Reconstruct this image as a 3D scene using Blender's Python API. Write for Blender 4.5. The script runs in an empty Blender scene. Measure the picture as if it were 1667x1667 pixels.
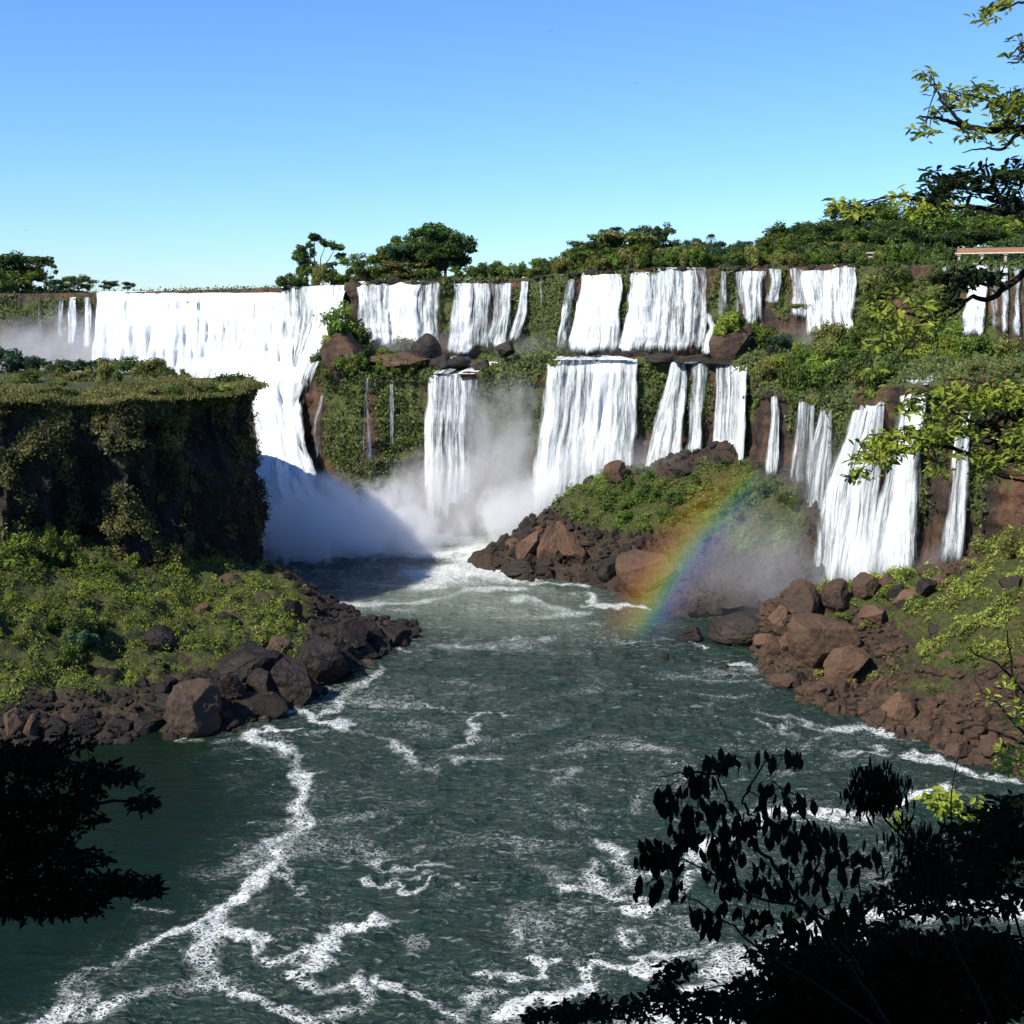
import bpy, math, random
import numpy as np
from mathutils import Vector, Matrix, Quaternion
rng = np.random.default_rng(11); random.seed(11)
scene = bpy.context.scene; COL = scene.collection
F, C0, PITCH, H = 2012.0, 833.5, math.radians(10.1), 60.0
CP, SP = math.cos(PITCH), math.sin(PITCH)
SUN_AZ, SUN_EL = math.radians(52), math.radians(44)      # light travels towards +x,+y
# ---------------------------------------------------------------- picture <-> place
def slope(py):
    cy = -(np.asarray(py, float)-C0)/F
    return (-SP+cy*CP)/(CP+cy*SP)
def P(px, py, d):
    cx = (np.asarray(px, float)-C0)/F; cy = -(np.asarray(py, float)-C0)/F
    k = CP+cy*SP
    return np.stack(np.broadcast_arrays(d*cx/k, d*1.0, H+d*(-SP+cy*CP)/k), -1).astype(float)
def WD(py, z=0.0): return (z-H)/slope(py)
def W(px, py, z=0.0): return P(px, py, WD(py, z))
def to_px(v):
    v = np.asarray(v, float); x, y, z = v[..., 0], v[..., 1], v[..., 2]-H
    f = y*CP-z*SP; u = y*SP+z*CP
    return C0+F*x/f, C0-F*u/f
# ---------------------------------------------------------------- noise
def _h(i, j, k, s):
    n = (i*374761393+j*668265263+k*2147483647+s*974634777) & 0xffffffff
    n = ((n ^ (n >> 13))*1274126177) & 0xffffffff
    n = ((n ^ (n >> 16))*2246822519) & 0xffffffff
    return ((n ^ (n >> 15)) & 0xffff)/32767.5-1.0
def vnoise(p, s=0):
    p = np.asarray(p, float); f = np.floor(p); t = p-f; t = t*t*t*(t*(t*6-15)+10); f = f.astype(np.int64)
    i, j, k = f[..., 0], f[..., 1], f[..., 2]; a, b, c = t[..., 0], t[..., 1], t[..., 2]
    r = 0
    for di in (0, 1):
        wa = a if di else 1-a
        for dj in (0, 1):
            wb = wa*(b if dj else 1-b)
            for dk in (0, 1):
                r = r+wb*(c if dk else 1-c)*_h(i+di, j+dj, k+dk, s)
    return r
def fbm(p, o=4, s=0, g=0.5):
    p = np.asarray(p, float); r = 0; a = 1; t = 0
    for q in range(o):
        r = r+a*vnoise(p, s+q); t += a; a *= g; p = p*2.03+17.3
    return r/t
def ridge(p, o=4, s=0):
    p = np.asarray(p, float); r = 0; a = 1; t = 0
    for q in range(o):
        r = r+a*(1-2*np.abs(vnoise(p, s+q))); t += a; a *= .5; p = p*2.1+9.1
    return r/t
def sstep(a, b, x):
    t = np.clip((x-a)/(b-a), 0, 1); return t*t*(3-2*t)
# ---------------------------------------------------------------- mesh and object helpers
def mk_mesh(name, v, quads=None, tris=None, smooth=True, attrs=None, mat=None, uv=None, colors=None):
    me = bpy.data.meshes.new(name); v = np.asarray(v, np.float32).reshape(-1, 3)
    me.vertices.add(len(v)); me.vertices.foreach_set('co', v.ravel())
    ls, tot = [], []
    if quads is not None and len(quads): ls.append(np.asarray(quads).ravel()); tot.append(np.full(len(quads), 4))
    if tris is not None and len(tris): ls.append(np.asarray(tris).ravel()); tot.append(np.full(len(tris), 3))
    li = np.concatenate(ls).astype(np.int32); tt = np.concatenate(tot).astype(np.int32)
    me.loops.add(len(li)); me.loops.foreach_set('vertex_index', li)
    me.polygons.add(len(tt)); me.polygons.foreach_set('loop_start', np.concatenate([[0], np.cumsum(tt)[:-1]]).astype(np.int32))
    me.polygons.foreach_set('loop_total', tt)
    me.polygons.foreach_set('use_smooth', np.full(len(tt), smooth))
    for k, a in (attrs or {}).items():
        me.attributes.new(k, 'FLOAT', 'POINT').data.foreach_set('value', np.asarray(a, np.float32).ravel())
    if uv is not None:
        u = me.uv_layers.new(name='UVMap'); u.data.foreach_set('uv', np.asarray(uv, np.float32)[li].ravel())
    me.update(calc_edges=True); me.validate()
    if mat: me.materials.append(mat)
    return me
def grid(nu, nv, wrap=False):
    i = np.arange(nu if wrap else nu-1); j = np.arange(nv-1); J, I = np.meshgrid(j, i, indexing='ij'); I2 = (I+1) % nu
    return np.stack([J*nu+I, J*nu+I2, (J+1)*nu+I2, (J+1)*nu+I], -1).reshape(-1, 4)
def link(name, data, parent=None, loc=None, rot=None, scale=None):
    o = bpy.data.objects.new(name, data); COL.objects.link(o)
    if parent: o.parent = parent
    if loc is not None: o.location = [float(q) for q in loc]
    if rot is not None: o.rotation_euler = rot
    if scale is not None: o.scale = scale if hasattr(scale, '__len__') else (scale,)*3
    return o
def tag(o, label=None, cat=None, group=None, kind=None):
    if label: o['label'] = label
    if cat: o['category'] = cat
    if group: o['group'] = group
    if kind: o['kind'] = kind
    return o
def struct(name, me, label, cat):
    return tag(link(name, me), label, cat, kind='structure')
def stuff(name, me, label, cat):
    return tag(link(name, me), label, cat, kind='stuff')
ORD = 'zeroth first second third fourth fifth sixth seventh eighth ninth tenth eleventh twelfth thirteenth fourteenth fifteenth sixteenth seventeenth eighteenth nineteenth'.split()
TENS = {2: 'twent', 3: 'thirt', 4: 'fort', 5: 'fift', 6: 'sixt', 7: 'sevent', 8: 'eight', 9: 'ninet'}
def ordinal(n):
    if n < 20: return ORD[n]
    t, u = divmod(n, 10); return TENS[t]+('ieth' if u == 0 else 'y-'+ORD[u])
REG = {}
def reg(o, group, desc, zone, cat):
    REG.setdefault((group, zone), []).append((o, desc, cat))
def finish_labels():
    bpy.context.view_layer.update()
    for (group, zone), L in REG.items():
        L = [t for t in L if t[0].name in bpy.data.objects]; L.sort(key=lambda t: float(to_px(np.array(t[0].matrix_world.translation))[0]))
        cnt = {}
        for o, d, c in L: cnt[d] = cnt.get(d, 0)+1
        run = {}
        for o, d, c in L:
            run[d] = run.get(d, 0)+1
            if cnt[d] == 1: lab = '%s %s' % (d, zone)
            elif run[d] == 1: lab = 'leftmost %s %s' % (d, zone)
            elif run[d] == cnt[d]: lab = 'rightmost %s %s' % (d, zone)
            else: lab = '%s from left, %s %s' % (ordinal(run[d]), d, zone)
            tag(o, lab, c, group)
def copy_tree(o, parent=None):
    c = o.copy(); COL.objects.link(c)
    if parent: c.parent = parent; c.matrix_parent_inverse = o.matrix_parent_inverse.copy()
    for ch in list(o.children): copy_tree(ch, c)
    return c
def tubes(paths, sides=6):
    """paths: list of (points Nx3, radii N) -> merged tapered tubes"""
    V, Q, T, off = [], [], [], 0
    for pts, rad in paths:
        pts = np.asarray(pts, float); rad = np.asarray(rad, float); n = len(pts)
        t = np.gradient(pts, axis=0); t /= np.linalg.norm(t, axis=1)[:, None]+1e-9
        up = np.array([0, 0, 1.0]) if abs(t[0][2]) < .9 else np.array([1.0, 0, 0])
        a = np.cross(t, up); a /= np.linalg.norm(a, axis=1)[:, None]+1e-9; b = np.cross(t, a)
        th = np.linspace(0, 2*np.pi, sides, endpoint=False)
        ring = pts[:, None]+rad[:, None, None]*(np.cos(th)[None, :, None]*a[:, None]+np.sin(th)[None, :, None]*b[:, None])
        V.append(ring.reshape(-1, 3)); Q.append(grid(sides, n, True)+off)
        e = off+(n-1)*sides
        T.append(np.array([[e, e+k, e+k+1] for k in range(1, sides-1)])); off += n*sides
    return np.concatenate(V), np.concatenate(Q), np.concatenate(T)
def leaves(cen, nrm, size, aspect=.55, droop=None, fold=.0):
    """rhombic leaf per centre; nrm = facing, size = length"""
    n = len(cen); nrm = nrm/(np.linalg.norm(nrm, axis=1)[:, None]+1e-9)
    r = rng.normal(size=(n, 3)) if droop is None else droop+rng.normal(size=(n, 3))*.35
    a = r-nrm*(r*nrm).sum(1)[:, None]; a /= np.linalg.norm(a, axis=1)[:, None]+1e-9
    b = np.cross(nrm, a); L = np.asarray(size).reshape(-1, 1)*np.ones((n, 1))
    v = np.stack([cen-a*L*.5, cen+b*L*aspect*.5-a*L*.05+nrm*fold*L, cen+a*L*.5, cen-b*L*aspect*.5-a*L*.05+nrm*fold*L], 1)
    q = np.arange(n*4).reshape(n, 4)
    return v.reshape(-1, 3), q
# ---------------------------------------------------------------- materials
def new_mat(name):
    m = bpy.data.materials.new(name); m.use_nodes = True; nt = m.node_tree; nt.nodes.clear(); return m, nt
def nd(nt, t, ins=None, **props):
    n = nt.nodes.new(t)
    for k, v in props.items(): setattr(n, k, v)
    for k, v in (ins or {}).items():
        s = n.inputs[k]
        if isinstance(v, bpy.types.NodeSocket): nt.links.new(v, s)
        elif hasattr(v, 'outputs'): nt.links.new(v.outputs[0], s)
        else: s.default_value = v
    return n
def mathn(nt, op, a, b=0.0, c=0.0, clamp=False): return nd(nt, 'ShaderNodeMath', {0: a, 1: b, 2: c}, operation=op, use_clamp=clamp).outputs[0]
def mixc(nt, f, a, b): 
    n = nt.nodes.new('ShaderNodeMix'); n.data_type = 'RGBA'
    for s, v in ((n.inputs[0], f), (n.inputs[6], a), (n.inputs[7], b)):
        if isinstance(v, bpy.types.NodeSocket): nt.links.new(v, s)
        else: s.default_value = v if not isinstance(v, tuple) or len(v) == 4 else (*v, 1)
    return n.outputs[2]
def smooth(nt, x, lo, hi):
    n = nd(nt, 'ShaderNodeMapRange', {0: x, 1: lo, 2: hi, 3: 0.0, 4: 1.0}, interpolation_type='SMOOTHSTEP'); return n.outputs[0]
def noise(nt, co, scale, detail=4, rough=.55, dist=0.0):
    return nd(nt, 'ShaderNodeTexNoise', {'Vector': co, 'Scale': scale, 'Detail': detail, 'Roughness': rough, 'Distortion': dist}).outputs[0]
def mapping(nt, co, sc): return nd(nt, 'ShaderNodeMapping', {'Vector': co, 'Scale': sc}).outputs[0]
def attr(nt, name): return nd(nt, 'ShaderNodeAttribute', attribute_name=name).outputs['Fac']
def out(nt, surf=None, vol=None):
    o = nt.nodes.new('ShaderNodeOutputMaterial')
    if surf is not None: nt.links.new(surf, o.inputs[0])
    if vol is not None: nt.links.new(vol, o.inputs[1])
def bsdf(nt, col, rough=.8, spec=.3, normal=None, **k):
    ins = {'Base Color': col if not (isinstance(col, tuple) and len(col) == 3) else (*col, 1), 'Roughness': rough, 'Specular IOR Level': spec}
    if normal is not None: ins['Normal'] = normal
    ins.update(k); return nd(nt, 'ShaderNodeBsdfPrincipled', ins).outputs[0]
def bump(nt, h, strength=.5, dist=.3, normal=None):
    ins = {'Height': h, 'Strength': strength, 'Distance': dist}
    if normal is not None: ins['Normal'] = normal
    return nd(nt, 'ShaderNodeBump', ins).outputs[0]

def rock_mat(name, c1, c2, c3, moss=(.045, .075, .012), moss2=(.12, .12, .03), mossy=True, vert=False, sc=1.0, auto=0.0, rough=.75):
    m, nt = new_mat(name); tc = nd(nt, 'ShaderNodeTexCoord').outputs['Object']
    rnd = nd(nt, 'ShaderNodeObjectInfo').outputs['Random']
    co = nd(nt, 'ShaderNodeVectorMath', {0: tc, 1: nd(nt, 'ShaderNodeCombineXYZ', {0: mathn(nt, 'MULTIPLY', rnd, 50.0), 1: mathn(nt, 'MULTIPLY', rnd, 31.0)})}, operation='ADD').outputs[0]
    big = noise(nt, mapping(nt, co, (.12*sc, .12*sc, (.035 if vert else .12)*sc)), 1.0, 5, .6)
    fine = noise(nt, co, 1.1*sc, 8, .65)
    col = mixc(nt, smooth(nt, big, .38, .62), c1, c2)
    col = mixc(nt, smooth(nt, fine, .5, .75), col, c3)
    if vert:
        st = noise(nt, mapping(nt, co, (.45*sc, .45*sc, .03*sc)), 1.0, 6, .7, .4)
        col = mixc(nt, mathn(nt, 'MULTIPLY', smooth(nt, st, .46, .62), .8), col, (.016, .014, .012))
    h1 = noise(nt, mapping(nt, co, (.6*sc, .6*sc, (.2 if vert else .6)*sc)), 1.0, 10, .68)
    vo = nd(nt, 'ShaderNodeTexVoronoi', {'Vector': nd(nt, 'ShaderNodeVectorMath', {0: co, 1: nd(nt, 'ShaderNodeVectorMath', {0: nd(nt, 'ShaderNodeTexNoise', {'Vector': co, 'Scale': .9*sc, 'Detail': 5.0}).outputs['Color'], 3: 1.8/sc}, operation='SCALE').outputs[0]}, operation='ADD').outputs[0], 'Scale': .5*sc}, feature='DISTANCE_TO_EDGE').outputs[0]
    crack = smooth(nt, vo, 0.0, .07)
    hh = mathn(nt, 'ADD', h1, mathn(nt, 'MULTIPLY', crack, .07))
    nrm = bump(nt, hh, 1.0, 1.2/sc)
    nrm = bump(nt, noise(nt, co, 5*sc, 5, .6), .6, .15/sc, nrm)
    if mossy:
        nz = nd(nt, 'ShaderNodeSeparateXYZ', {0: nd(nt, 'ShaderNodeNewGeometry').outputs['Normal']}).outputs[2]
        mn = noise(nt, co, .5*sc, 8, .7)
        k = mathn(nt, 'ADD', attr(nt, 'moss'), mathn(nt, 'MULTIPLY', nz, auto))
        k = mathn(nt, 'ADD', k, mathn(nt, 'MULTIPLY', mathn(nt, 'SUBTRACT', mn, .5), 1.6))
        k = smooth(nt, k, .42, .6)
        mc = mixc(nt, smooth(nt, noise(nt, co, 1.7*sc, 5, .7), .35, .65), moss, moss2)
        col = mixc(nt, k, col, mc)
    out(nt, bsdf(nt, col, rough, .3, nrm)); return m
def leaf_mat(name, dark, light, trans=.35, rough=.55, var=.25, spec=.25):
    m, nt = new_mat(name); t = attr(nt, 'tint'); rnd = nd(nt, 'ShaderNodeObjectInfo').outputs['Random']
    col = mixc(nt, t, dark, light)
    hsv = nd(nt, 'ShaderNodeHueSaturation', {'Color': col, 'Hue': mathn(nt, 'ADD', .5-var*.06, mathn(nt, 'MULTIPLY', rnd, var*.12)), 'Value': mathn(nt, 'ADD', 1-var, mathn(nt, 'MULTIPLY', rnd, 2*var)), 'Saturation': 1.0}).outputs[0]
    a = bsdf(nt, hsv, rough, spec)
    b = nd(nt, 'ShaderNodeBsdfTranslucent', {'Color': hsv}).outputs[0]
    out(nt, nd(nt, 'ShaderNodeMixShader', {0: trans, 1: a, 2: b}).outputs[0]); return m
def simple_mat(name, col, col2=None, rough=.8, sc=2.0, bmp=.3):
    m, nt = new_mat(name); co = nd(nt, 'ShaderNodeTexCoord').outputs['Object']; n = noise(nt, co, sc, 6, .6)
    c = mixc(nt, smooth(nt, n, .3, .7), col, col2 or tuple(q*.6 for q in col))
    out(nt, bsdf(nt, c, rough, .25, bump(nt, n, bmp, .05))); return m

M = {}
M['cliff'] = rock_mat('cliff_rock', (.050, .034, .023), (.15, .075, .038), (.024, .020, .016), moss=(.035, .065, .012), moss2=(.10, .10, .03), vert=True, auto=.12, sc=1.0)
M['islandrock'] = rock_mat('island_rock', (.016, .013, .011), (.034, .026, .02), (.008, .007, .006), moss=(.03, .045, .01), moss2=(.09, .085, .025), vert=True, auto=.15)  # near-black base stands in for shade in the gaps of the face
M['bank'] = rock_mat('bank_rock', (.050, .033, .021), (.026, .020, .014), (.095, .060, .036), moss=(.022, .036, .007), moss2=(.085, .088, .018), auto=.02)
M['redrock'] = rock_mat('red_boulder', (.125, .070, .042), (.07, .045, .030), (.042, .031, .023), auto=0.08, sc=1.3)
M['brownrock'] = rock_mat('brown_boulder', (.090, .053, .031), (.052, .035, .024), (.13, .074, .042), auto=.16, sc=1.3, moss=(.06, .09, .015), moss2=(.15, .15, .03))
M['darkrock'] = rock_mat('dark_boulder', (.017, .014, .011), (.030, .023, .017), (.062, .042, .029), auto=.12, sc=1.3, rough=.55, moss=(.05, .08, .012), moss2=(.14, .14, .03))
M['shaderock'] = rock_mat('shade_black_rock', (.010, .008, .006), (.018, .013, .010), (.045, .028, .018), auto=.10, sc=1.3, rough=.6, moss=(.03, .045, .008), moss2=(.10, .10, .02))  # left bank rock darkened in colour to stand for its shaded faces
M['leaf_dark'] = leaf_mat('leaf_dark', (.010, .028, .010, 1), (.10, .155, .028, 1))
M['leaf_mid'] = leaf_mat('leaf_mid', (.018, .045, .009, 1), (.155, .225, .03, 1))
M['leaf_moss'] = leaf_mat('leaf_moss', (.026, .040, .014, 1), (.15, .19, .05, 1))
M['leaf_creeper'] = leaf_mat('leaf_creeper', (.022, .026, .009, 1), (.16, .145, .045, 1))
M['leaf_olive'] = leaf_mat('leaf_olive', (.045, .055, .014, 1), (.24, .24, .06, 1))
M['leaf_lime'] = leaf_mat('leaf_lime', (.06, .10, .012, 1), (.30, .36, .05, 1))
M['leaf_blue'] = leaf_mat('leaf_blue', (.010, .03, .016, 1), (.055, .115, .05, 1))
M['leaf_near'] = leaf_mat('leaf_near', (.07, .12, .012, 1), (.40, .46, .06, 1), trans=.45, var=.1)
M['leaf_near_shade'] = leaf_mat('leaf_painted_shade', (.008, .016, .006, 1), (.02, .04, .01, 1), trans=.15, var=.1, spec=.05)  # darker copy of the near leaf, shade painted into its colour
M['leaf_silhouette'] = leaf_mat('leaf_silhouette', (.004, .007, .003, 1), (.016, .026, .009, 1), trans=.1, var=.1, spec=.02, rough=.9)  # foreground shade put into the leaf colour so plants read as silhouettes
M['grass'] = leaf_mat('grass_blades', (.07, .08, .016, 1), (.20, .19, .06, 1), trans=.3, var=.05)
M['bark'] = simple_mat('bark', (.10, .08, .06), (.05, .04, .03), .9, 4, .5)
M['bark_dark'] = simple_mat('bark_dark', (.02, .015, .012), (.012, .009, .007), .9, 20, .5)
# ---------------------------------------------------------------- waterfall cliffs: one lofted terrain sheet
# station: px, rim py, rim d, foot py, foot d, ledge-edge py, ledge-edge d, base d
ST = np.array([
 (-420, 482, 385, 560, 382, 575, 378, 370), (-200, 480, 380, 570, 376, 585, 372, 365), (0, 477, 374, 585, 369, 600, 364, 356),
 (160, 476, 368, 610, 362, 625, 352, 346), (300, 472, 362, 620, 355, 640, 340, 332), (430, 468, 356, 640, 346, 670, 330, 316), (490, 466, 352, 625, 342, 650, 324, 312),
 (520, 466, 349, 580, 341, 610, 318, 310), (560, 466, 346, 570, 338, 608, 314, 306), (580, 461, 338, 568, 332, 610, 312, 305), (640, 458, 336, 572, 329, 613, 311, 305),
 (700, 457, 334, 578, 327, 609, 309, 304), (775, 455, 331, 585, 324, 609, 307, 302), (800, 455, 330, 583, 322, 603, 308, 302), (870, 453, 326, 576, 316, 590, 303, 298), (900, 449, 322, 576, 311, 584, 298, 294),
 (1030, 440, 314, 576, 303, 581, 293, 289), (1100, 437, 311, 578, 300, 586, 289, 285), (1150, 437, 309, 580, 298, 592, 285, 281), (1210, 437, 306, 565, 296, 592, 280, 275), (1270, 435, 302, 555, 291, 640, 262, 257),
 (1340, 434, 298, 555, 287, 652, 250, 245), (1400, 433, 292, 555, 280, 650, 238, 232), (1480, 432, 284, 560, 268, 628, 219, 213),
 (1560, 432, 276, 560, 258, 622, 210, 204), (1667, 430, 270, 560, 250, 612, 196, 190), (1850, 430, 264, 560, 240, 600, 184, 177), (2200, 430, 260, 560, 228, 590, 176, 168)], float)
def sti(px): return [np.interp(px, ST[:, 0], ST[:, k]) for k in range(1, 8)]
def profile(px):
    ry, rd, fy, fd, ly, ld, bd = sti(px)
    rz, fz, lz = H+rd*slope(ry), H+fd*slope(fy), H+ld*slope(ly)
    # (d, z) rows from far plateau to base
    return [(rd+1600, rz), (rd+300, rz+0), (rd+60, rz+.0), (rd+12, rz-.1), (rd+2, rz-.1), (rd, rz), (fd, fz), ((fd+ld)/2, (fz+lz)/2+.4), (ld+1, lz+.1), (ld, lz), (bd, 1.0), (bd-1, -5.0)]
def hit(px, py):
    """distance at which the sight line through (px,py) first meets the cliff"""
    pr = profile(px)[::-1]; s = float(slope(py)); prev = None
    for d, z in pr:
        g = z-(H+s*d)
        if prev is not None and prev[1] < 0 <= g or (prev is not None and prev[1] >= 0 > g):
            t = prev[1]/(prev[1]-g); return float(prev[0]+(d-prev[0])*t)
        prev = (d, g)
    return float(pr[-3][0]) if s < 0 else float(sti(px)[1]+3)
def ledge_d(px, py):   # distance for a thing standing on the ledge
    ry, rd, fy, fd, ly, ld, bd = sti(px)
    t = np.clip((py-fy)/(ly-fy+1e-6), 0, 1); return fd+(ld-fd)*t
ZB = {}
def make_zb():
    px, py, d = CPX.ravel(), CPY.ravel(), CLV[..., 1].ravel(); k = (px > -100) & (px < 1800) & (py > 400) & (py < 1000) & (d < 400)
    i = ((px[k]+100)/5).astype(int); j = ((py[k]-400)/5).astype(int); Z = np.full((385, 125), 1e9); np.minimum.at(Z, (i, j), d[k])
    for ax, s in ((0, 1), (0, -1), (1, 1), (1, -1)): Z = np.minimum(Z, np.roll(Z, s, ax))
    ZB['z'] = Z
def zmin(px, py):
    i, j = int((px+100)/5), int((py-400)/5)
    return ZB['z'][i, j] if 0 <= i < 385 and 0 <= j < 125 else 1e9
def moss_at(px, py, blobs):
    m = np.zeros_like(px)
    for cx, cy, rx, ry, s in blobs:
        q = ((px-cx)/rx)**2+((py-cy)/ry)**2; k = np.exp(-q**2*.8)*abs(s)
        m = np.maximum(m, k) if s > 0 else m*(1-k)
    return m
MOSS = [(505, 560, 60, 70, .9), (620, 600, 110, 40, .9), (560, 690, 36, 90, .85), (655, 680, 50, 80, .8), (735, 440, 30, 120, .8), (830, 640, 60, 110, .85), (880, 530, 60, 90, .9), (1015, 480, 14, 60, .8),
        (1060, 640, 40, 70, 1.0), (1120, 660, 20, 60, .6), (1145, 640, 12, 50, .9), (1225, 640, 18, 90, .9), (1185, 470, 25, 60, .7), (1265, 470, 16, 40, .9), (1320, 600, 140, 50, 1.), (1285, 680, 14, 40, .5),
        (1360, 690, 45, 70, .75), (1420, 480, 60, 50, .9), (1500, 560, 130, 70, 1.0), (1500, 470, 50, 20, .7), (1600, 430, 90, 25, .8), (1620, 590, 80, 30, .6), (1500, 760, 14, 120, .7), (1590, 740, 16, 130, .8), (1660, 640, 40, 60, .4),
        (340, 450, 900, 14, .6), (730, 500, 20, 60, .8), (1070, 470, 14, 60, .5), (1165, 500, 14, 50, .6), (1275, 480, 14, 50, .7), (1195, 470, 12, 50, .6), (850, 760, 60, 90, .55), (600, 780, 120, 60, .45), (1085, 640, 14, 70, .6), (560, 640, 40, 40, .8), (1450, 700, 40, 40, .4), (1530, 700, 30, 120, .45), (1620, 780, 40, 90, .4), (110, 500, 60, 16, .8), (20, 510, 90, 40, .55), (60, 560, 90, 40, .5), (565, 500, 10, 40, .5), (1480, 505, 50, 22, -.9), (1250, 700, 26, 60, -.85), (1420, 640, 30, 20, -.4)]
def build_cliff():
    u = np.concatenate([np.linspace(-420, -20, 60), np.linspace(-18, 1700, 760), np.linspace(1705, 2200, 60)])
    rows = []
    nsub = [3, 3, 4, 8, 3, 40, 20, 20, 3, 74, 2]
    prof = np.array([profile(p) for p in u])              # nu,12,2
    for k, n in enumerate(nsub):
        for t in np.arange(n)/n: rows.append(prof[:, k]*(1-t)+prof[:, k+1]*t)
    rows.append(prof[:, -1]); R = np.array(rows)           # nv,nu,2
    nv, nu = R.shape[:2]
    d, z = R[..., 0], R[..., 1]
    cx = (u-C0)/F; k = CP+(-(500-C0)/F)*SP
    x = d*cx[None]/k
    V = np.stack([x, d, z], -1)
    du = np.gradient(V, axis=1); dv = np.gradient(V, axis=0); n = np.cross(dv, du); n /= np.linalg.norm(n, axis=-1)[..., None]+1e-9
    n *= np.sign(-(n[..., 1:2])+1e-6)*1.0
    nn = np.where((np.abs(n[..., 2:3]) > .75), np.array([0, 0, 1.0]), n)
    cx_, cy_ = 0, 0
    wall = sstep(.8, .4, np.abs(n[..., 2]))
    q = V*np.array([.09, .09, .035])
    disp = 2.0*fbm(q*1.3, 4, 3)+1.5*ridge(V*np.array([.22, .22, .05]), 4, 9)+.9*fbm(V*.45, 4, 21)
    # horizontal basalt bedding
    disp += .9*np.sign(vnoise(V*np.array([.02, .02, .33]), 77))*np.abs(vnoise(V*np.array([.05, .05, .33]), 5))**.5
    flat = .8*fbm(V*np.array([.2, .2, .1]), 4, 31)
    amp = np.where(np.abs(n[..., 2]) > .75, flat, disp*.8)
    far = (d > (sti(u)[1][None]+20)); amp = np.where(far, 0.5*amp, amp); amp = np.where((d > sti(u)[1][None]-1) & (u[None] < 565), .25*amp-.2, amp)
    V = V+nn*amp[..., None]
    ppx, ppy = to_px(V); moss = moss_at(ppx, ppy, MOSS)
    moss = np.where(far, .9, moss); moss = np.where(z < 1.5, 0, moss)
    moss = np.maximum(moss, np.where((np.abs(n[..., 2]) > .75) & (ppx > 480), .35, 0))
    me = mk_mesh('cliff', V, grid(nu, nv), attrs={'moss': moss}, mat=M['cliff'])
    o = struct('cliff', me, 'two tier red basalt cliff carrying the waterfalls', 'cliff')
    return V, moss, ppx, ppy, n
CLV, CLM, CPX, CPY, CLN = build_cliff(); make_zb()

# hanging plants and ledge scrub growing on the cliff (nobody could count them)
def cliff_foliage():
    ok = (CLM > .42) & (CPX > -60) & (CPX < 1760) & (CPY > 425) & (CPY < 860) & (CLV[..., 1] < 420)
    ok &= (fbm(CLV*.16, 3, 66)+(CLM-.5)*.9) > -.02
    idx = np.argwhere(ok); sel = idx[rng.integers(0, len(idx), 74000)]
    p = CLV[sel[:, 0], sel[:, 1]]+rng.normal(size=(len(sel), 3))*np.array([.5, .45, .5])+np.array([0, -.35, .1])
    n = rng.normal(size=p.shape)*.7+np.array([-.3, -.6, .5]); s = rng.uniform(.4, 1.0, len(p))
    V, Q = leaves(p, n, s, .6)
    t = np.clip(.5+.7*fbm(p*.25, 3, 8)+rng.normal(size=len(p))*.18, 0, 1)
    me = mk_mesh('cliff_undergrowth', V, Q, smooth=False, attrs={'tint': np.repeat(t, 4)}, mat=M['leaf_moss'])
    stuff('undergrowth', me, 'green moss and scrub hanging over the red cliff ledges', 'undergrowth')
cliff_foliage()

# ---------------------------------------------------------------- waterfalls
def water_mat():
    m, nt = new_mat('falling_water')
    uv = nd(nt, 'ShaderNodeUVMap', uv_map='UVMap').outputs[0]
    cov = attr(nt, 'cover')
    s1 = noise(nt, mapping(nt, uv, (.75, .035, 1)), 1.0, 8, .70, .25)
    s2 = noise(nt, mapping(nt, uv, (3.2, .22, 1)), 1.0, 5, .6, .4)
    s3 = noise(nt, mapping(nt, uv, (2.4, .8, 1)), 1.0, 7, .75)
    n = mathn(nt, 'ADD', mathn(nt, 'MULTIPLY', s1, .58), mathn(nt, 'ADD', mathn(nt, 'MULTIPLY', s2, .27), mathn(nt, 'MULTIPLY', s3, .15)))
    nc = mathn(nt, 'ADD', mathn(nt, 'MULTIPLY', mathn(nt, 'SUBTRACT', n, .5), 4.2), .5)
    a = smooth(nt, mathn(nt, 'ADD', nc, mathn(nt, 'MULTIPLY', mathn(nt, 'SUBTRACT', cov, .5), 1.65)), .15, 1.05)
    nrm = bump(nt, mathn(nt, 'ADD', n, mathn(nt, 'MULTIPLY', s3, .25)), .75, 1.1)
    col = mixc(nt, smooth(nt, mathn(nt, 'ADD', nc, mathn(nt, 'MULTIPLY', mathn(nt, 'SUBTRACT', cov, .8), 1.3)), .0, .95), (.26, .30, .31), (.76, .79, .80))
    d = bsdf(nt, col, .7, .2, nrm)
    out(nt, nd(nt, 'ShaderNodeMixShader', {0: a, 1: nd(nt, 'ShaderNodeBsdfTransparent').outputs[0], 2: d}).outputs[0]); return m
M['fall'] = water_mat()
FALLN = [0]
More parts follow.
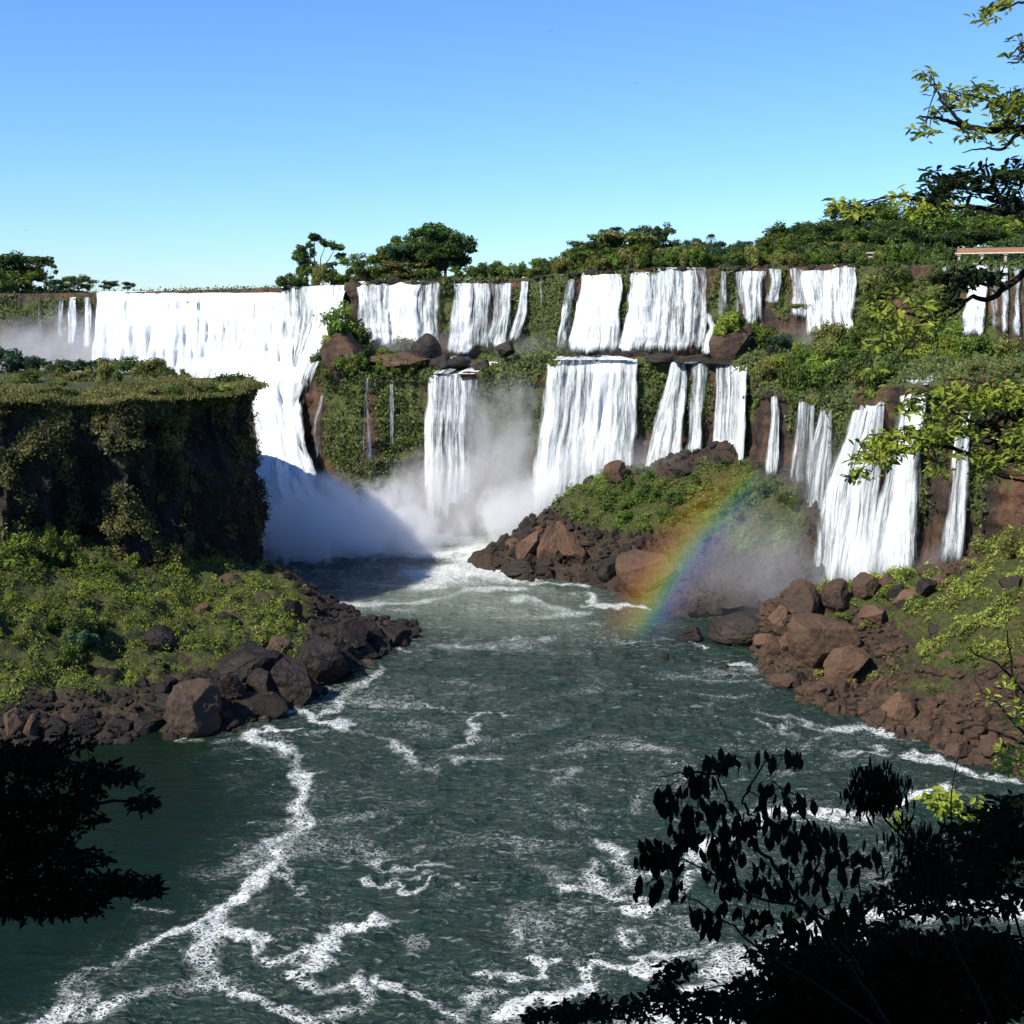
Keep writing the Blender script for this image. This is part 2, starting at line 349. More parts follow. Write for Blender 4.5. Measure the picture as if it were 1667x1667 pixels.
def woodland():
    n = 60000; px = np.where(rng.random(n) < .07, rng.uniform(-60, 140, n), rng.uniform(570, 1760, n)); rd = np.interp(px, ST[:, 0], ST[:, 2])+rng.uniform(10, 45, n); rz = H+np.interp(px, ST[:, 0], ST[:, 2])*slope(np.interp(px, ST[:, 0], ST[:, 1]))
    hh = np.interp(px, [-60, 140, 570, 790, 910, 1000, 1240, 1330, 1760], [5, 1, 2, 1.5, 2.5, 4.5, 4, 6, 6]); p = P(px, 440, rd); g = fbm(p*np.array([.12, .12, 0]), 3, 95); p[:, 2] = rz-1+hh*(1+.7*g)*rng.random(n)**.6
    V, Q = leaves(p, rng.normal(size=p.shape)*.8+np.array([-.3, -.6, .6]), rng.uniform(.5, 1.1, n), .6); t = np.clip(.35+.9*fbm(p*.22, 3, 18)+rng.normal(size=n)*.15, 0, 1)
    stuff('woodland', mk_mesh('woodland', V, Q, smooth=False, attrs={'tint': np.repeat(t, 4)}, mat=M['leaf_dark']), 'dense undergrowth and far woods behind the skyline trees', 'woodland')
woodland()
def waterfall(rows, cover, label, group, off=2.6, lip=True, edge=.9, fade=.13, relief=.7, depth=None):
    """rows: (py, left px, right px) from top to bottom"""
    FALLN[0] += 1; sd = FALLN[0]*13
    rows = np.array(rows, float); py0, py1 = rows[0, 0], rows[-1, 0]
    nr, nc = 14, 6
    ys = np.linspace(py0, py1, nr); L = np.interp(ys, rows[:, 0], rows[:, 1]); R = np.interp(ys, rows[:, 0], rows[:, 2])
    pad = np.clip((R-L)*.10, .3, 5); L, R = L-pad, R+pad
    G = np.zeros((nr, nc, 3))
    for i in range(nr):
        for j in range(nc):
            px = L[i]+(R[i]-L[i])*j/(nc-1)
            dd = depth(px, ys[i]) if depth else hit(px, ys[i])
            if not depth and i > 0 and group != GM: dd = min(dd, zmin(px, ys[i])+.6)
            G[i, j] = (px, ys[i], dd)
    dep = G[..., 2]
    if not depth:
        dep[:] = np.minimum.accumulate(dep, axis=0)          # never slants back under the lip
        dep = dep-(off*.75)*(np.linspace(0, 1, nr)[:, None]**.35)
    Wd = P(G[..., 0], G[..., 1], dep)
    if group == GM and not depth: lip = False; relief = .25
    if lip:
        top = Wd[0]+np.array([0, 3.0, .5]); Wd = np.concatenate([top[None], Wd]); nr += 1
    wid = np.linalg.norm(Wd[nr//2, -1]-Wd[nr//2, 0]); hei = np.linalg.norm(Wd[-1, nc//2]-Wd[0, nc//2])
    nu = int(np.clip(wid/.35, 10, 260)); nv = int(np.clip(hei/.45, 16, 160))
    U, Vv = np.meshgrid(np.linspace(0, 1, nu), np.linspace(0, 1, nv))
    fi, fj = Vv*(nr-1), U*(nc-1); i0 = np.minimum(fi.astype(int), nr-2); j0 = np.minimum(fj.astype(int), nc-2); a = (fi-i0)[..., None]; b = (fj-j0)[..., None]
    X = (Wd[i0, j0]*(1-a)+Wd[i0+1, j0]*a)*(1-b)+(Wd[i0, j0+1]*(1-a)+Wd[i0+1, j0+1]*a)*b
    um, vm = U*wid, Vv*hei
    e = np.minimum(U, 1-U)*wid
    nz = fbm(np.stack([um*.35, vm*.05, um*0+sd], -1), 4, sd)
    nz2 = fbm(np.stack([um*1.1, vm*.12, um*0+sd], -1), 3, sd+3)
    grow = np.clip(vm/6, 0.1, 1)
    X[..., 1] -= (relief*(.9*nz+.8*nz2)+.8*np.clip(e/1.2, 0, 1))*grow
    X[..., 0] += .5*fbm(np.stack([um*.2, vm*.12, um*0+sd+7], -1), 3, sd+5)*grow*min(1, wid/4)
    ee = e+1.3*edge*fbm(np.stack([um*.5+np.where(U < .5, 0., 9.), vm*.12, um*0+sd], -1), 4, sd+11)*min(1, wid/4)
    cov = cover*np.clip(ee/min(edge*1.3, wid*.24), 0, 1)**.8
    cov = cov+.35*fbm(np.stack([um*.18, vm*.02, um*0+sd+2], -1), 2, sd+8)*(cover < .95)
    if fade: cov = cov-sstep(1-fade*(1.3+.8*fbm(np.stack([um*.5, um*0, um*0+sd], -1), 3, sd+21)), 1, Vv)*.8
    cov = np.where(U*(1-U) < 1e-6, 0, cov); cov = np.where(Vv > .999, np.minimum(cov, .1), cov)
    me = mk_mesh('waterfall', X, grid(nu, nv), attrs={'cover': np.clip(cov, 0, 1.2)}, mat=M['fall'], uv=np.stack([um+sd*3.1, vm], -1).reshape(-1, 2))
    return tag(link('waterfall', me), label, 'waterfall', group)
GL, GU, GM, GB, GR = 'thin falls beside the main curtain', 'waterfalls of the upper tier', 'cascades over the middle ledge', 'waterfalls of the lower tier', 'waterfalls behind the far right trees'
waterfall([(488, 62, 66), (555, 61, 66)], .36, 'faint thread of water on the cliff at far left', GL)
waterfall([(486, 95, 104), (556, 94, 103)], .55, 'narrow white thread second from the far left', GL)
waterfall([(484, 110, 124), (570, 112, 122)], .6, 'slim twin stream on the mossy far left cliff', GL)
waterfall([(484, 137, 149), (572, 136, 150)], .62, 'slim white stream just left of the huge white curtain', GL)
waterfall([(477, 160, 476), (560, 156, 476), (650, 150, 478)], 1.15, 'huge unbroken white curtain, widest waterfall of all', GU, off=4, relief=1.2)
waterfall([(467, 462, 560), (520, 464, 556), (600, 462, 512), (640, 455, 498)], .78, 'streaky grey and white right end of the huge curtain', GU, off=3.2)
waterfall([(461, 581, 631), (520, 583, 634), (568, 590, 640)], .84, 'white fall right of the leaning tree-topped crag', GU)
waterfall([(458, 629, 681), (520, 622, 680), (570, 612, 682)], .88, 'wide fall directly below the tallest skyline tree', GU)
waterfall([(457, 683, 716), (520, 682, 716), (574, 678, 716)], .72, 'streaky fall ending beside the dark ledge boulder', GU)
waterfall([(453, 738, 768), (520, 732, 768), (582, 722, 768)], .74, 'white fall above the left end of the rocky cascade', GU)
waterfall([(457, 770, 798), (520, 768, 796), (578, 758, 794)], .64, 'broken fall with dark rock showing above the cascade', GU)
waterfall([(458, 800, 834), (520, 796, 830), (572, 780, 826)], .56, 'thin veil-like fall with brown rock behind it', GU)
waterfall([(452, 847, 862), (510, 840, 858), (562, 820, 840)], .85, 'narrow curved white fall above the green slope', GU)
waterfall([(457, 876, 884), (505, 878, 884)], .45, 'short faint trickle left of the narrow fall and moss', GU)
waterfall([(455, 921, 937), (520, 914, 932), (578, 904, 926)], .68, 'slim fall immediately left of the broad bright sheet', GU)
waterfall([(447, 948, 1012), (520, 938, 1010), (582, 920, 1004)], .94, 'broad bright sheet in the middle of the upper tier', GU)
waterfall([(444, 1027, 1058), (510, 1020, 1062), (580, 1000, 1062)], .88, 'bright fall spreading wide at its foot right of the moss strip', GU)
waterfall([(438, 1058, 1112), (510, 1054, 1110), (582, 1046, 1108)], .84, 'tall bright fall between spreading fall and braided fall', GU)
waterfall([(438, 1112, 1152), (500, 1110, 1154), (582, 1100, 1144)], .72, 'braided fall with dark rocks showing near its foot', GU)
waterfall([(505, 1142, 1156), (535, 1152, 1170), (582, 1140, 1154)], .6, 'little side cascade bending around a dark rock', GU)
waterfall([(438, 1172, 1183), (525, 1168, 1182)], .5, 'thin grey thread on brown rock above the mossy block', GU)
waterfall([(436, 1198, 1246), (480, 1198, 1240), (535, 1196, 1238)], .82, 'square white fall behind the mossy blocks', GU)
waterfall([(434, 1250, 1274), (500, 1244, 1266)], .85, 'narrow fall left of the widest right hand curtain', GU)
waterfall([(437, 1284, 1308), (525, 1284, 1310)], .8, 'pale streaky strip at the left edge of the right hand curtain', GU)
waterfall([(434, 1304, 1394), (500, 1310, 1390), (555, 1316, 1388)], .78, 'wide right hand curtain below the forest', GU)
waterfall([(434, 1532, 1540), (485, 1532, 1538)], .5, 'tiny white thread behind the overhanging dark leaves', GR)
waterfall([(432, 1583, 1612), (500, 1574, 1606), (556, 1556, 1602)], .85, 'brightest fall beneath the walkway', GR)
waterfall([(436, 1614, 1628), (548, 1612, 1628)], .6, 'faint veil beneath the walkway', GR)
waterfall([(433, 1629, 1642), (550, 1628, 1641)], .75, 'straight white thread beneath the walkway', GR)
waterfall([(435, 1649, 1661), (560, 1648, 1661)], .6, 'grey thread at the right edge beneath the walkway', GR)
# ledge cascades
waterfall([(580, 738, 768), (592, 724, 760), (608, 706, 730)], .75, 'braided rapids running over dark ledge rocks, left strand', GM, off=2.2, edge=.5, fade=0)
waterfall([(586, 800, 822), (596, 765, 800), (609, 742, 772)], .8, 'diagonal white rapid sliding over the ledge, right strand', GM, off=2.2, edge=.5, fade=0)
waterfall([(578, 930, 1000), (586, 895, 1036)], .8, 'frothy ledge water joining the broad sheet to the lower curtain', GM, off=2.2, edge=.5, fade=0)
waterfall([(582, 1110, 1150), (592, 1096, 1130)], .5, 'frothy ledge water above the slanting lower fall', GM, off=2.2, edge=.5, fade=0)
waterfall([(600, 1455, 1520), (612, 1460, 1516), (628, 1462, 1506)], .8, 'frothy stepped water above the big right fall', GM, off=2.2, edge=.6)
# lower tier
waterfall([(645, 522, 531), (690, 512, 524), (760, 510, 524)], .5, 'thin pale trickle at the left of the green crag', GB)
waterfall([(612, 583, 608), (700, 583, 609), (790, 583, 612)], .52, 'grey veil fall between two mossy buttresses', GB, fade=.35)
waterfall([(625, 633, 640), (700, 634, 641), (780, 636, 645)], .55, 'single thin thread between mossy buttresses', GB, fade=.35)
waterfall([(609, 697, 776), (700, 694, 770), (862, 694, 768)], .80, 'single wide plunge dropping beside the boulder in the mist', GB, off=3.2)
waterfall([(584, 892, 1036), (700, 878, 1034), (862, 856, 1034)], .94, 'great lower curtain in the centre of the picture', GB, off=3.4, relief=1.0)
waterfall([(590, 1092, 1118), (680, 1068, 1112), (800, 1044, 1108)], .86, 'slanting bright fall that widens downwards', GB)
waterfall([(592, 1124, 1152), (680, 1119, 1150), (762, 1114, 1148)], .66, 'slim double fall with brown rock showing through', GB)
waterfall([(594, 1166, 1213), (680, 1162, 1212), (768, 1158, 1208)], .84, 'straight fall whose lip climbs to the right', GB)
waterfall([(640, 1256, 1269), (700, 1250, 1266), (790, 1242, 1263)], .74, 'lone narrow fall on red rock above the rainbow', GB)
waterfall([(650, 1303, 1325), (740, 1290, 1324), (815, 1284, 1322)], .44, 'faint ghostly fall just right of the rainbow top', GB)
waterfall([(660, 1336, 1355), (740, 1316, 1352), (860, 1302, 1346)], .50, 'faint fall spreading downwards over orange rock', GB)
waterfall([(648, 1392, 1404), (700, 1374, 1404), (800, 1338, 1380), (975, 1318, 1372)], .80, 'left strand of the big right hand fall', GB, off=3)
waterfall([(640, 1408, 1438), (700, 1390, 1436), (800, 1370, 1430), (975, 1350, 1412)], .86, 'middle strand of the big right hand fall', GB, off=3.4)
waterfall([(625, 1462, 1508), (680, 1458, 1500), (760, 1440, 1494), (975, 1406, 1484)], .86, 'right strand of the big right hand fall', GB, off=3)
waterfall([(690, 1484, 1502), (940, 1474, 1500)], .5, 'wispy thread at the right of the big fall', GB)
waterfall([(655, 1566, 1584), (760, 1548, 1578), (940, 1526, 1562)], .62, 'slender isolated fall on the far right red cliff', GB)

# the narrow chute by which the great curtain leaves, and its boiling foot
def chute_depth(px, py):
    t = np.interp(py, [590, 700, 820, 960], [331, 318, 297, 272]); return t-np.sin((px-410)/110*3.1)*3
waterfall([(598, 340, 512), (660, 400, 492), (720, 412, 496), (790, 405, 520), (850, 395, 590), (925, 390, 640)], 1.15, 'churning white chute between the left island and the green crag', GM, depth=chute_depth, relief=2.2, lip=False, edge=2.5)
# ---------------------------------------------------------------- heightfields of the banks and the mound
class TPS:
    def __init__(s, pts, lam=2.0):
        p = np.array(pts, float); s.c = p[:, :2]; n = len(p)
        K = s.k(s.c[:, None]-s.c[None]); K[np.arange(n), np.arange(n)] += lam
        A = np.zeros((n+3, n+3)); A[:n, :n] = K; A[:n, n] = 1; A[:n, n+1:] = s.c; A[n, :n] = 1; A[n+1:, :n] = s.c.T
        s.w = np.linalg.solve(A, np.concatenate([p[:, 2], [0, 0, 0]]))
    def k(s, d):
        r2 = (d**2).sum(-1)+1e-9; return r2*np.log(r2)*.5
    def __call__(s, x, y):
        q = np.stack([np.ravel(x), np.ravel(y)], -1); n = len(s.c); r = np.zeros(len(q))
        for i in range(0, len(q), 40000):
            r[i:i+40000] = s.k(q[i:i+40000, None]-s.c[None])@s.w[:n]
        return (r+s.w[n]+q@s.w[n+1:]).reshape(np.shape(x))
def shore(L, extra, drop=5.0, back=9.0):
    pts = []
    for px, py in L:
        w = W(px, py); pts.append(w); pts.append(w+np.array([0, -back, -drop])) if extra else None
    return pts
LB = [W(*q) for q in ((680, 1034), (640, 1060), (590, 1088), (520, 1133), (440, 1168), (360, 1194), (270, 1198), (170, 1208), (80, 1222), (0, 1240), (-120, 1265), (-300, 1290))]
LB = LB+[w+np.array([3, -9, -5]) for w in LB]
LB += [P(*q) for q in ((620, 1019, 214), (560, 998, 220), (500, 965, 224), (440, 937, 229), (400, 925, 232), (300, 905, 225), (200, 888, 218), (100, 882, 212), (0, 874, 206), (-150, 870, 198),
       (300, 975, 210), (200, 1000, 192), (100, 1000, 186), (0, 1000, 180), (-150, 1000, 172), (400, 1020, 199), (300, 1090, 182), (180, 1100, 176), (60, 1100, 170), (-100, 1120, 160), (480, 1040, 199), (560, 1040, 204), (420, 1095, 186))]
LB += [(w[0]+8, w[1]+12, -4) for w in (P(640, 1022, 214), P(560, 998, 220), P(500, 965, 224), P(440, 937, 229))]
MB_ = [W(*q) for q in ((812, 932), (850, 944), (900, 943), (950, 947), (1000, 962), (1050, 985), (1100, 1000), (1180, 1008), (1260, 1010), (1340, 1000))]
MB_ = MB_+[w+np.array([0, -9, -5]) for w in MB_]
MB_ += [P(*q) for q in ((815, 885, 272), (840, 868, 276), (880, 840, 279), (940, 800, 282), (1000, 778, 282), (1060, 780, 278), (1110, 764, 274), (1200, 774, 266), (1260, 798, 252), (1320, 855, 240),
        (900, 880, 265), (1000, 850, 268), (1080, 850, 262), (1150, 880, 254), (1250, 900, 242), (1340, 920, 232))]
MB_ += [(w[0]-4, w[1]+10, w[2]-9) for w in (P(840, 868, 276), P(880, 840, 279), P(940, 800, 282))]
MB_ += [(W(795, 900)[0]-6, W(795, 900)[1], -4), (W(790, 930)[0]-5, W(790, 930)[1]-4, -4)]
RB = [W(*q) for q in ((1228, 1052), (1238, 1085), (1262, 1112), (1300, 1135), (1380, 1163), (1450, 1192), (1540, 1226), (1600, 1250), (1667, 1268), (1800, 1300), (1950, 1330))]
RB = RB+[w+np.array([-4, -9, -5]) for w in RB]
RB += [P(*q) for q in ((1285, 965, 205), (1350, 962, 205), (1420, 950, 204), (1500, 938, 202), (1560, 925, 197), (1667, 888, 186), (1800, 860, 176), (1950, 840, 168), (1260, 1030, 200), (1350, 1050, 190), (1450, 1050, 186), (1550, 1050, 178),
       (1667, 1050, 168), (1800, 1050, 158), (1500, 1130, 173), (1600, 1150, 164), (1667, 1200, 157), (1400, 1120, 180))]
RB += [(w[0], w[1]+10, w[2]-5) for w in (P(1290, 965, 205), P(1350, 962, 205), P(1420, 950, 204))]
BANK = {}
def build_bank(key, pts, x0, x1, y0, y1, label, moss, mat, amp=1.2, step=.55, mask=None):
    t = TPS(pts); nx, ny = int((x1-x0)/step), int((y1-y0)/step)
    X, Y = np.meshgrid(np.linspace(x0, x1, nx), np.linspace(y0, y1, ny)); Z = t(X, Y)
    if mask is not None: Z = mask(X, Y, Z)
    q = np.stack([X, Y, Z*0], -1)
    keep = sstep(-2.5, 1.0, Z)
    rough = (amp*ridge(q*.16, 4, 41)+.7*amp*fbm(q*.35, 4, 4)+.5*amp*np.abs(fbm(q*.9, 3, 14)))*keep
    Z = np.clip(Z+rough-.3, -4.5, 60); V = np.stack([X, Y, Z], -1)
    ppx, ppy = to_px(V); m = moss_at(ppx, ppy, moss)
    m = np.where(Z < .9, 0, m)
    me = mk_mesh('bank', V, grid(nx, ny), attrs={'moss': m}, mat=M[mat])
    struct(key, me, label, 'bank'); BANK[key] = (t, V, m, ppx, ppy, Z)
MO_L = [(150, 980, 260, 120, 1.0), (360, 1000, 150, 90, .95), (430, 1060, 90, 40, .7), (120, 1080, 200, 50, .85), (560, 1010, 40, 30, .4), (-100, 1000, 200, 200, .9), (240, 1205, 400, 26, -.9), (610, 1060, 60, 40, -.8)]
MO_M = [(1040, 820, 140, 50, .95), (1180, 810, 120, 55, .9), (1240, 850, 80, 60, .8), (950, 860, 60, 30, .35), (900, 900, 60, 40, -.9), (1230, 960, 120, 35, -.7)]
MO_R = [(1450, 960, 130, 34, .9), (1560, 990, 130, 60, .85), (1650, 960, 60, 120, .9), (1560, 1060, 100, 40, .7), (1340, 990, 60, 26, .6), (1450, 1160, 220, 40, -.7), (1400, 1090, 160, 40, .45), (1520, 1120, 100, 30, .5)]
build_bank('left_bank', LB, -125, -12, 138, 245, 'rocky green slope below the left island reaching into the river', MO_L, 'bank', amp=1.9)
build_bank('rock_mound', MB_, -10, 66, 225, 292, 'rocky green mound between the river and the lower falls', MO_M, 'bank', amp=1.7)
build_bank('right_bank', RB, 34, 110, 128, 222, 'reddish boulder slope on the right shore', MO_R, 'bank', amp=1.5)
def bhit(key, px, py, d0=130, d1=300):
    t = BANK[key][0]; d = np.linspace(d0, d1, 700); p = P(px, py, d); h = t(p[:, 0], p[:, 1])
    g = p[:, 2]-np.maximum(h, 0); k = np.argmax(g < 0)
    return p[k] if (g < 0).any() else None
def bank_scrub(key, n, mat, label, name, size=(.25, .7), thr=.4, sh=3.6):
    t, V, m, ppx, ppy, Z = BANK[key]
    idx = np.argwhere((m > thr) & (Z > 1.0) & ((fbm(V*.25, 3, 55)+(m-.55)) > -.05)); sel = idx[rng.integers(0, len(idx), n)]
    lump = np.abs(fbm(V[sel[:, 0], sel[:, 1]]*.5, 2, 71))
    b = V[sel[:, 0], sel[:, 1]]; g = fbm(b*.38, 2, 72); keep_ = g > -.05; b, g = b[keep_], g[keep_]; n = len(b)
    p = b+rng.normal(size=(n, 3))*np.array([.3, .3, .12])+np.stack([g*0, g*0, (g+.08)*sh*rng.random(n)**.5+.05], -1)
    Vv, Q = leaves(p, rng.normal(size=(n, 3))*.7+np.array([-.3, -.5, .8]), rng.uniform(*size, n), .5)
    tt = np.clip(.5+.8*fbm(p*.3, 3, 9)+rng.normal(size=n)*.18, 0, 1)
    stuff(name, mk_mesh(name, Vv, Q, smooth=False, attrs={'tint': np.repeat(tt, 4)}, mat=M[mat]), label, 'ground cover')
bank_scrub('left_bank', 110000, 'leaf_lime', 'yellow-green ground cover over the left boulder slope', 'ground_cover', size=(.16, .46), sh=2.4)
bank_scrub('left_bank', 26000, 'leaf_mid', 'darker green creepers among the left boulders', 'creeping_plants')
bank_scrub('rock_mound', 32000, 'leaf_mid', 'green scrub covering the middle mound', 'scrub')
bank_scrub('right_bank', 80000, 'leaf_olive', 'olive grass and creepers between the right bank boulders', 'bank_grass', size=(.18, .5), sh=2.6)
bank_scrub('right_bank', 16000, 'leaf_lime', 'bright green tufts between the right bank boulders', 'green_tufts', thr=.55)

# ---------------------------------------------------------------- the left island: cliff block with a grassy top
ISL = [(-430, 640, 192), (-200, 645, 199), (-60, 650, 203), (60, 652, 208), (140, 655, 214), (200, 650, 212), (290, 648, 221), (335, 646, 226), (362, 643, 229), (376, 640, 238), (402, 634, 252), (409, 631, 262), (375, 620, 280), (300, 612, 296), (150, 606, 305), (-50, 604, 308), (-430, 604, 300)]
def build_island():
    O = np.array([P(a, b, c) for a, b, c in ISL]); O[:, 2] = np.clip(O[:, 2], 39.6, 43.0)
    seg = np.r_[0, np.cumsum(np.linalg.norm(np.diff(np.vstack([O, O[:1]]), axis=0)[:, :2], axis=1))]
    nu = 760; s = np.linspace(0, seg[-1], nu, endpoint=False); OO = np.vstack([O, O[:1]])
    # more samples on the visible side
    front = seg[12]; s = np.r_[np.linspace(0, front, 620, endpoint=False), np.linspace(front, seg[-1], 140, endpoint=False)]
    C = np.stack([np.interp(s, seg, OO[:, k]) for k in range(3)], -1)
    t = np.roll(C, -3, 0)-np.roll(C, 3, 0); nrm = np.stack([t[:, 1], -t[:, 0], t[:, 0]*0], -1); nrm /= np.linalg.norm(nrm, axis=1)[:, None]
    cen = C.mean(0); rows = []; kind = []
    for r in (0.0, .25, .5, .7, .82, .9, .95, .98): 
        q = cen*(1-r)+C*r; q[:, 2] = C[:, 2]*r+cen[2]*(1-r)+.3*(1-r); rows.append(q); kind.append(0)
    nw = 110
    for k in range(nw):
        f = k/(nw-1); q = C.copy(); q[:, 2] = C[:, 2]*(1-f)+(-2)*f; q += nrm*(.4*f+.3*np.sin(f*3.1)); rows.append(q); kind.append(1)
    V = np.array(rows); kd = np.array(kind)[:, None]*np.ones((1, nu)); top = kd == 0
    f = np.clip((C[None, :, 2]-V[..., 2])/6, 0, 1)
    rib = ridge(V*np.array([.16, .16, .035]), 4, 91)*2.6+fbm(V*np.array([.07, .07, .05]), 3, 12)*3.2+fbm(V*.5, 4, 2)*1.3
    rib += 1.0*np.abs(fbm(V*.9, 2, 33))
    rib += 4.0*ridge(V*np.array([.075, .075, .02]), 2, 45)-3.6
    V = V+nrm[None]*(rib*np.where(top, 0, .25+.75*f))[..., None]
    V[..., 2] += np.where(top, 0.9*fbm(V*.10, 3, 6), 0)+np.where(top, 0, 0.9*fbm(np.broadcast_to(V[7][None], V.shape)*.10, 3, 6))*(1-f)
    px, py = to_px(V)
    m = np.where(top, 1.0, .30+.35*fbm(V*.09, 3, 70)+.35*sstep(6, 0, C[None, :, 2]-V[..., 2]))
    m = np.where((px > 388) & ~top, .1, m)
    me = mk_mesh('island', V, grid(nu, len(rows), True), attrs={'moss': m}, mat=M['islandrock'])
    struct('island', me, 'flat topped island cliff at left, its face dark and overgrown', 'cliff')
    # plants clinging to the dark face
    wall = (~top) & (V[..., 1] < 262) & (V[..., 2] > 7) & (px > -80)
    g = 1.15*fbm(V*np.array([.26, .26, .2]), 4, 15)+.35*fbm(V*np.array([.07, .07, .05]), 2, 16)+.45*sstep(8, 0, C[None, :, 2]-V[..., 2])+rib*.03
    idx = np.argwhere(wall & (g > .22)); sel = idx[rng.integers(0, len(idx), 42000)]; p = V[sel[:, 0], sel[:, 1]]; nn = nrm[sel[:, 1]]
    gg = np.clip(g[sel[:, 0], sel[:, 1]], 0, 1); p = p+nn*(rng.uniform(0, 1.0, len(p))**.6*(.3+2.6*gg))[:, None]+rng.normal(size=p.shape)*.35
    Vv, Q = leaves(p, nn+rng.normal(size=p.shape)*.6+np.array([-.2, 0, .5]), rng.uniform(.3, .8, len(p)), .6)
    tt = np.clip(.45+.9*fbm(p*.3, 3, 9)+rng.normal(size=len(p))*.2, 0, 1)
    stuff('hanging_plants', mk_mesh('hanging_plants', Vv, Q, smooth=False, attrs={'tint': np.repeat(tt, 4)}, mat=M['leaf_creeper']), 'olive creepers hanging down the dark island cliff', 'creepers')
    # ragged growth along the rim
    n = 40000; k = rng.integers(0, 620, n); g2 = np.clip(fbm(C[k]*np.array([.22, .22, 0]), 3, 7)+.25, 0, 1); p = V[7][k]+nrm[k]*rng.uniform(-3.5, 1.6, n)[:, None]+rng.normal(size=(n, 3))*.3; p[:, 2] += (rng.random(n)**.7)*(.3+3.6*g2)-1.8+1.2*g2
    Vv, Q = leaves(p, rng.normal(size=p.shape)+np.array([0, -.4, .5]), rng.uniform(.3, .8, n), .5); tt = np.clip(.4+.9*fbm(p*.25, 3, 29)+rng.normal(size=n)*.2, 0, 1)
    stuff('rim_scrub', mk_mesh('rim_scrub', Vv, Q, smooth=False, attrs={'tint': np.repeat(tt, 4)}, mat=M['leaf_mid']), 'ragged scrub along the rim of the left island', 'scrub')
    # grass on the top
    n = 120000; k = rng.integers(0, nu, n); r = np.sqrt(rng.uniform(.05, 1, n)); q = cen*(1-r[:, None])+C[k]*r[:, None]
    fr = rng.random(n) < .6; q[fr] = C[rng.integers(0, 620, fr.sum())]+(cen-C[0])*0
    q[fr] -= nrm[rng.integers(0, 1, fr.sum())]*0
    q += rng.normal(size=q.shape)*np.array([1.4, 2.0, 0]); hb = fbm(q*np.array([.13, .13, 0]), 3, 3)*1.2; q[:, 2] = q[:, 2]+.2+rng.uniform(0, .6, n)*(1+np.clip(hb*3, 0, 2.5))+.6*hb
    Vv, Q = leaves(q, rng.normal(size=q.shape)+np.array([0, -.8, .2]), rng.uniform(.25, .75, n), .3, droop=np.array([0, 0, 1.0]))
    tt = np.clip(.55+1.0*fbm(q*.08, 3, 19)+rng.normal(size=n)*.15, 0, 1)
    stuff('grass', mk_mesh('grass', Vv, Q, smooth=False, attrs={'tint': np.repeat(tt, 4)}, mat=M['grass']), 'dry yellow-green grass on the flat island top', 'grass')
build_island()

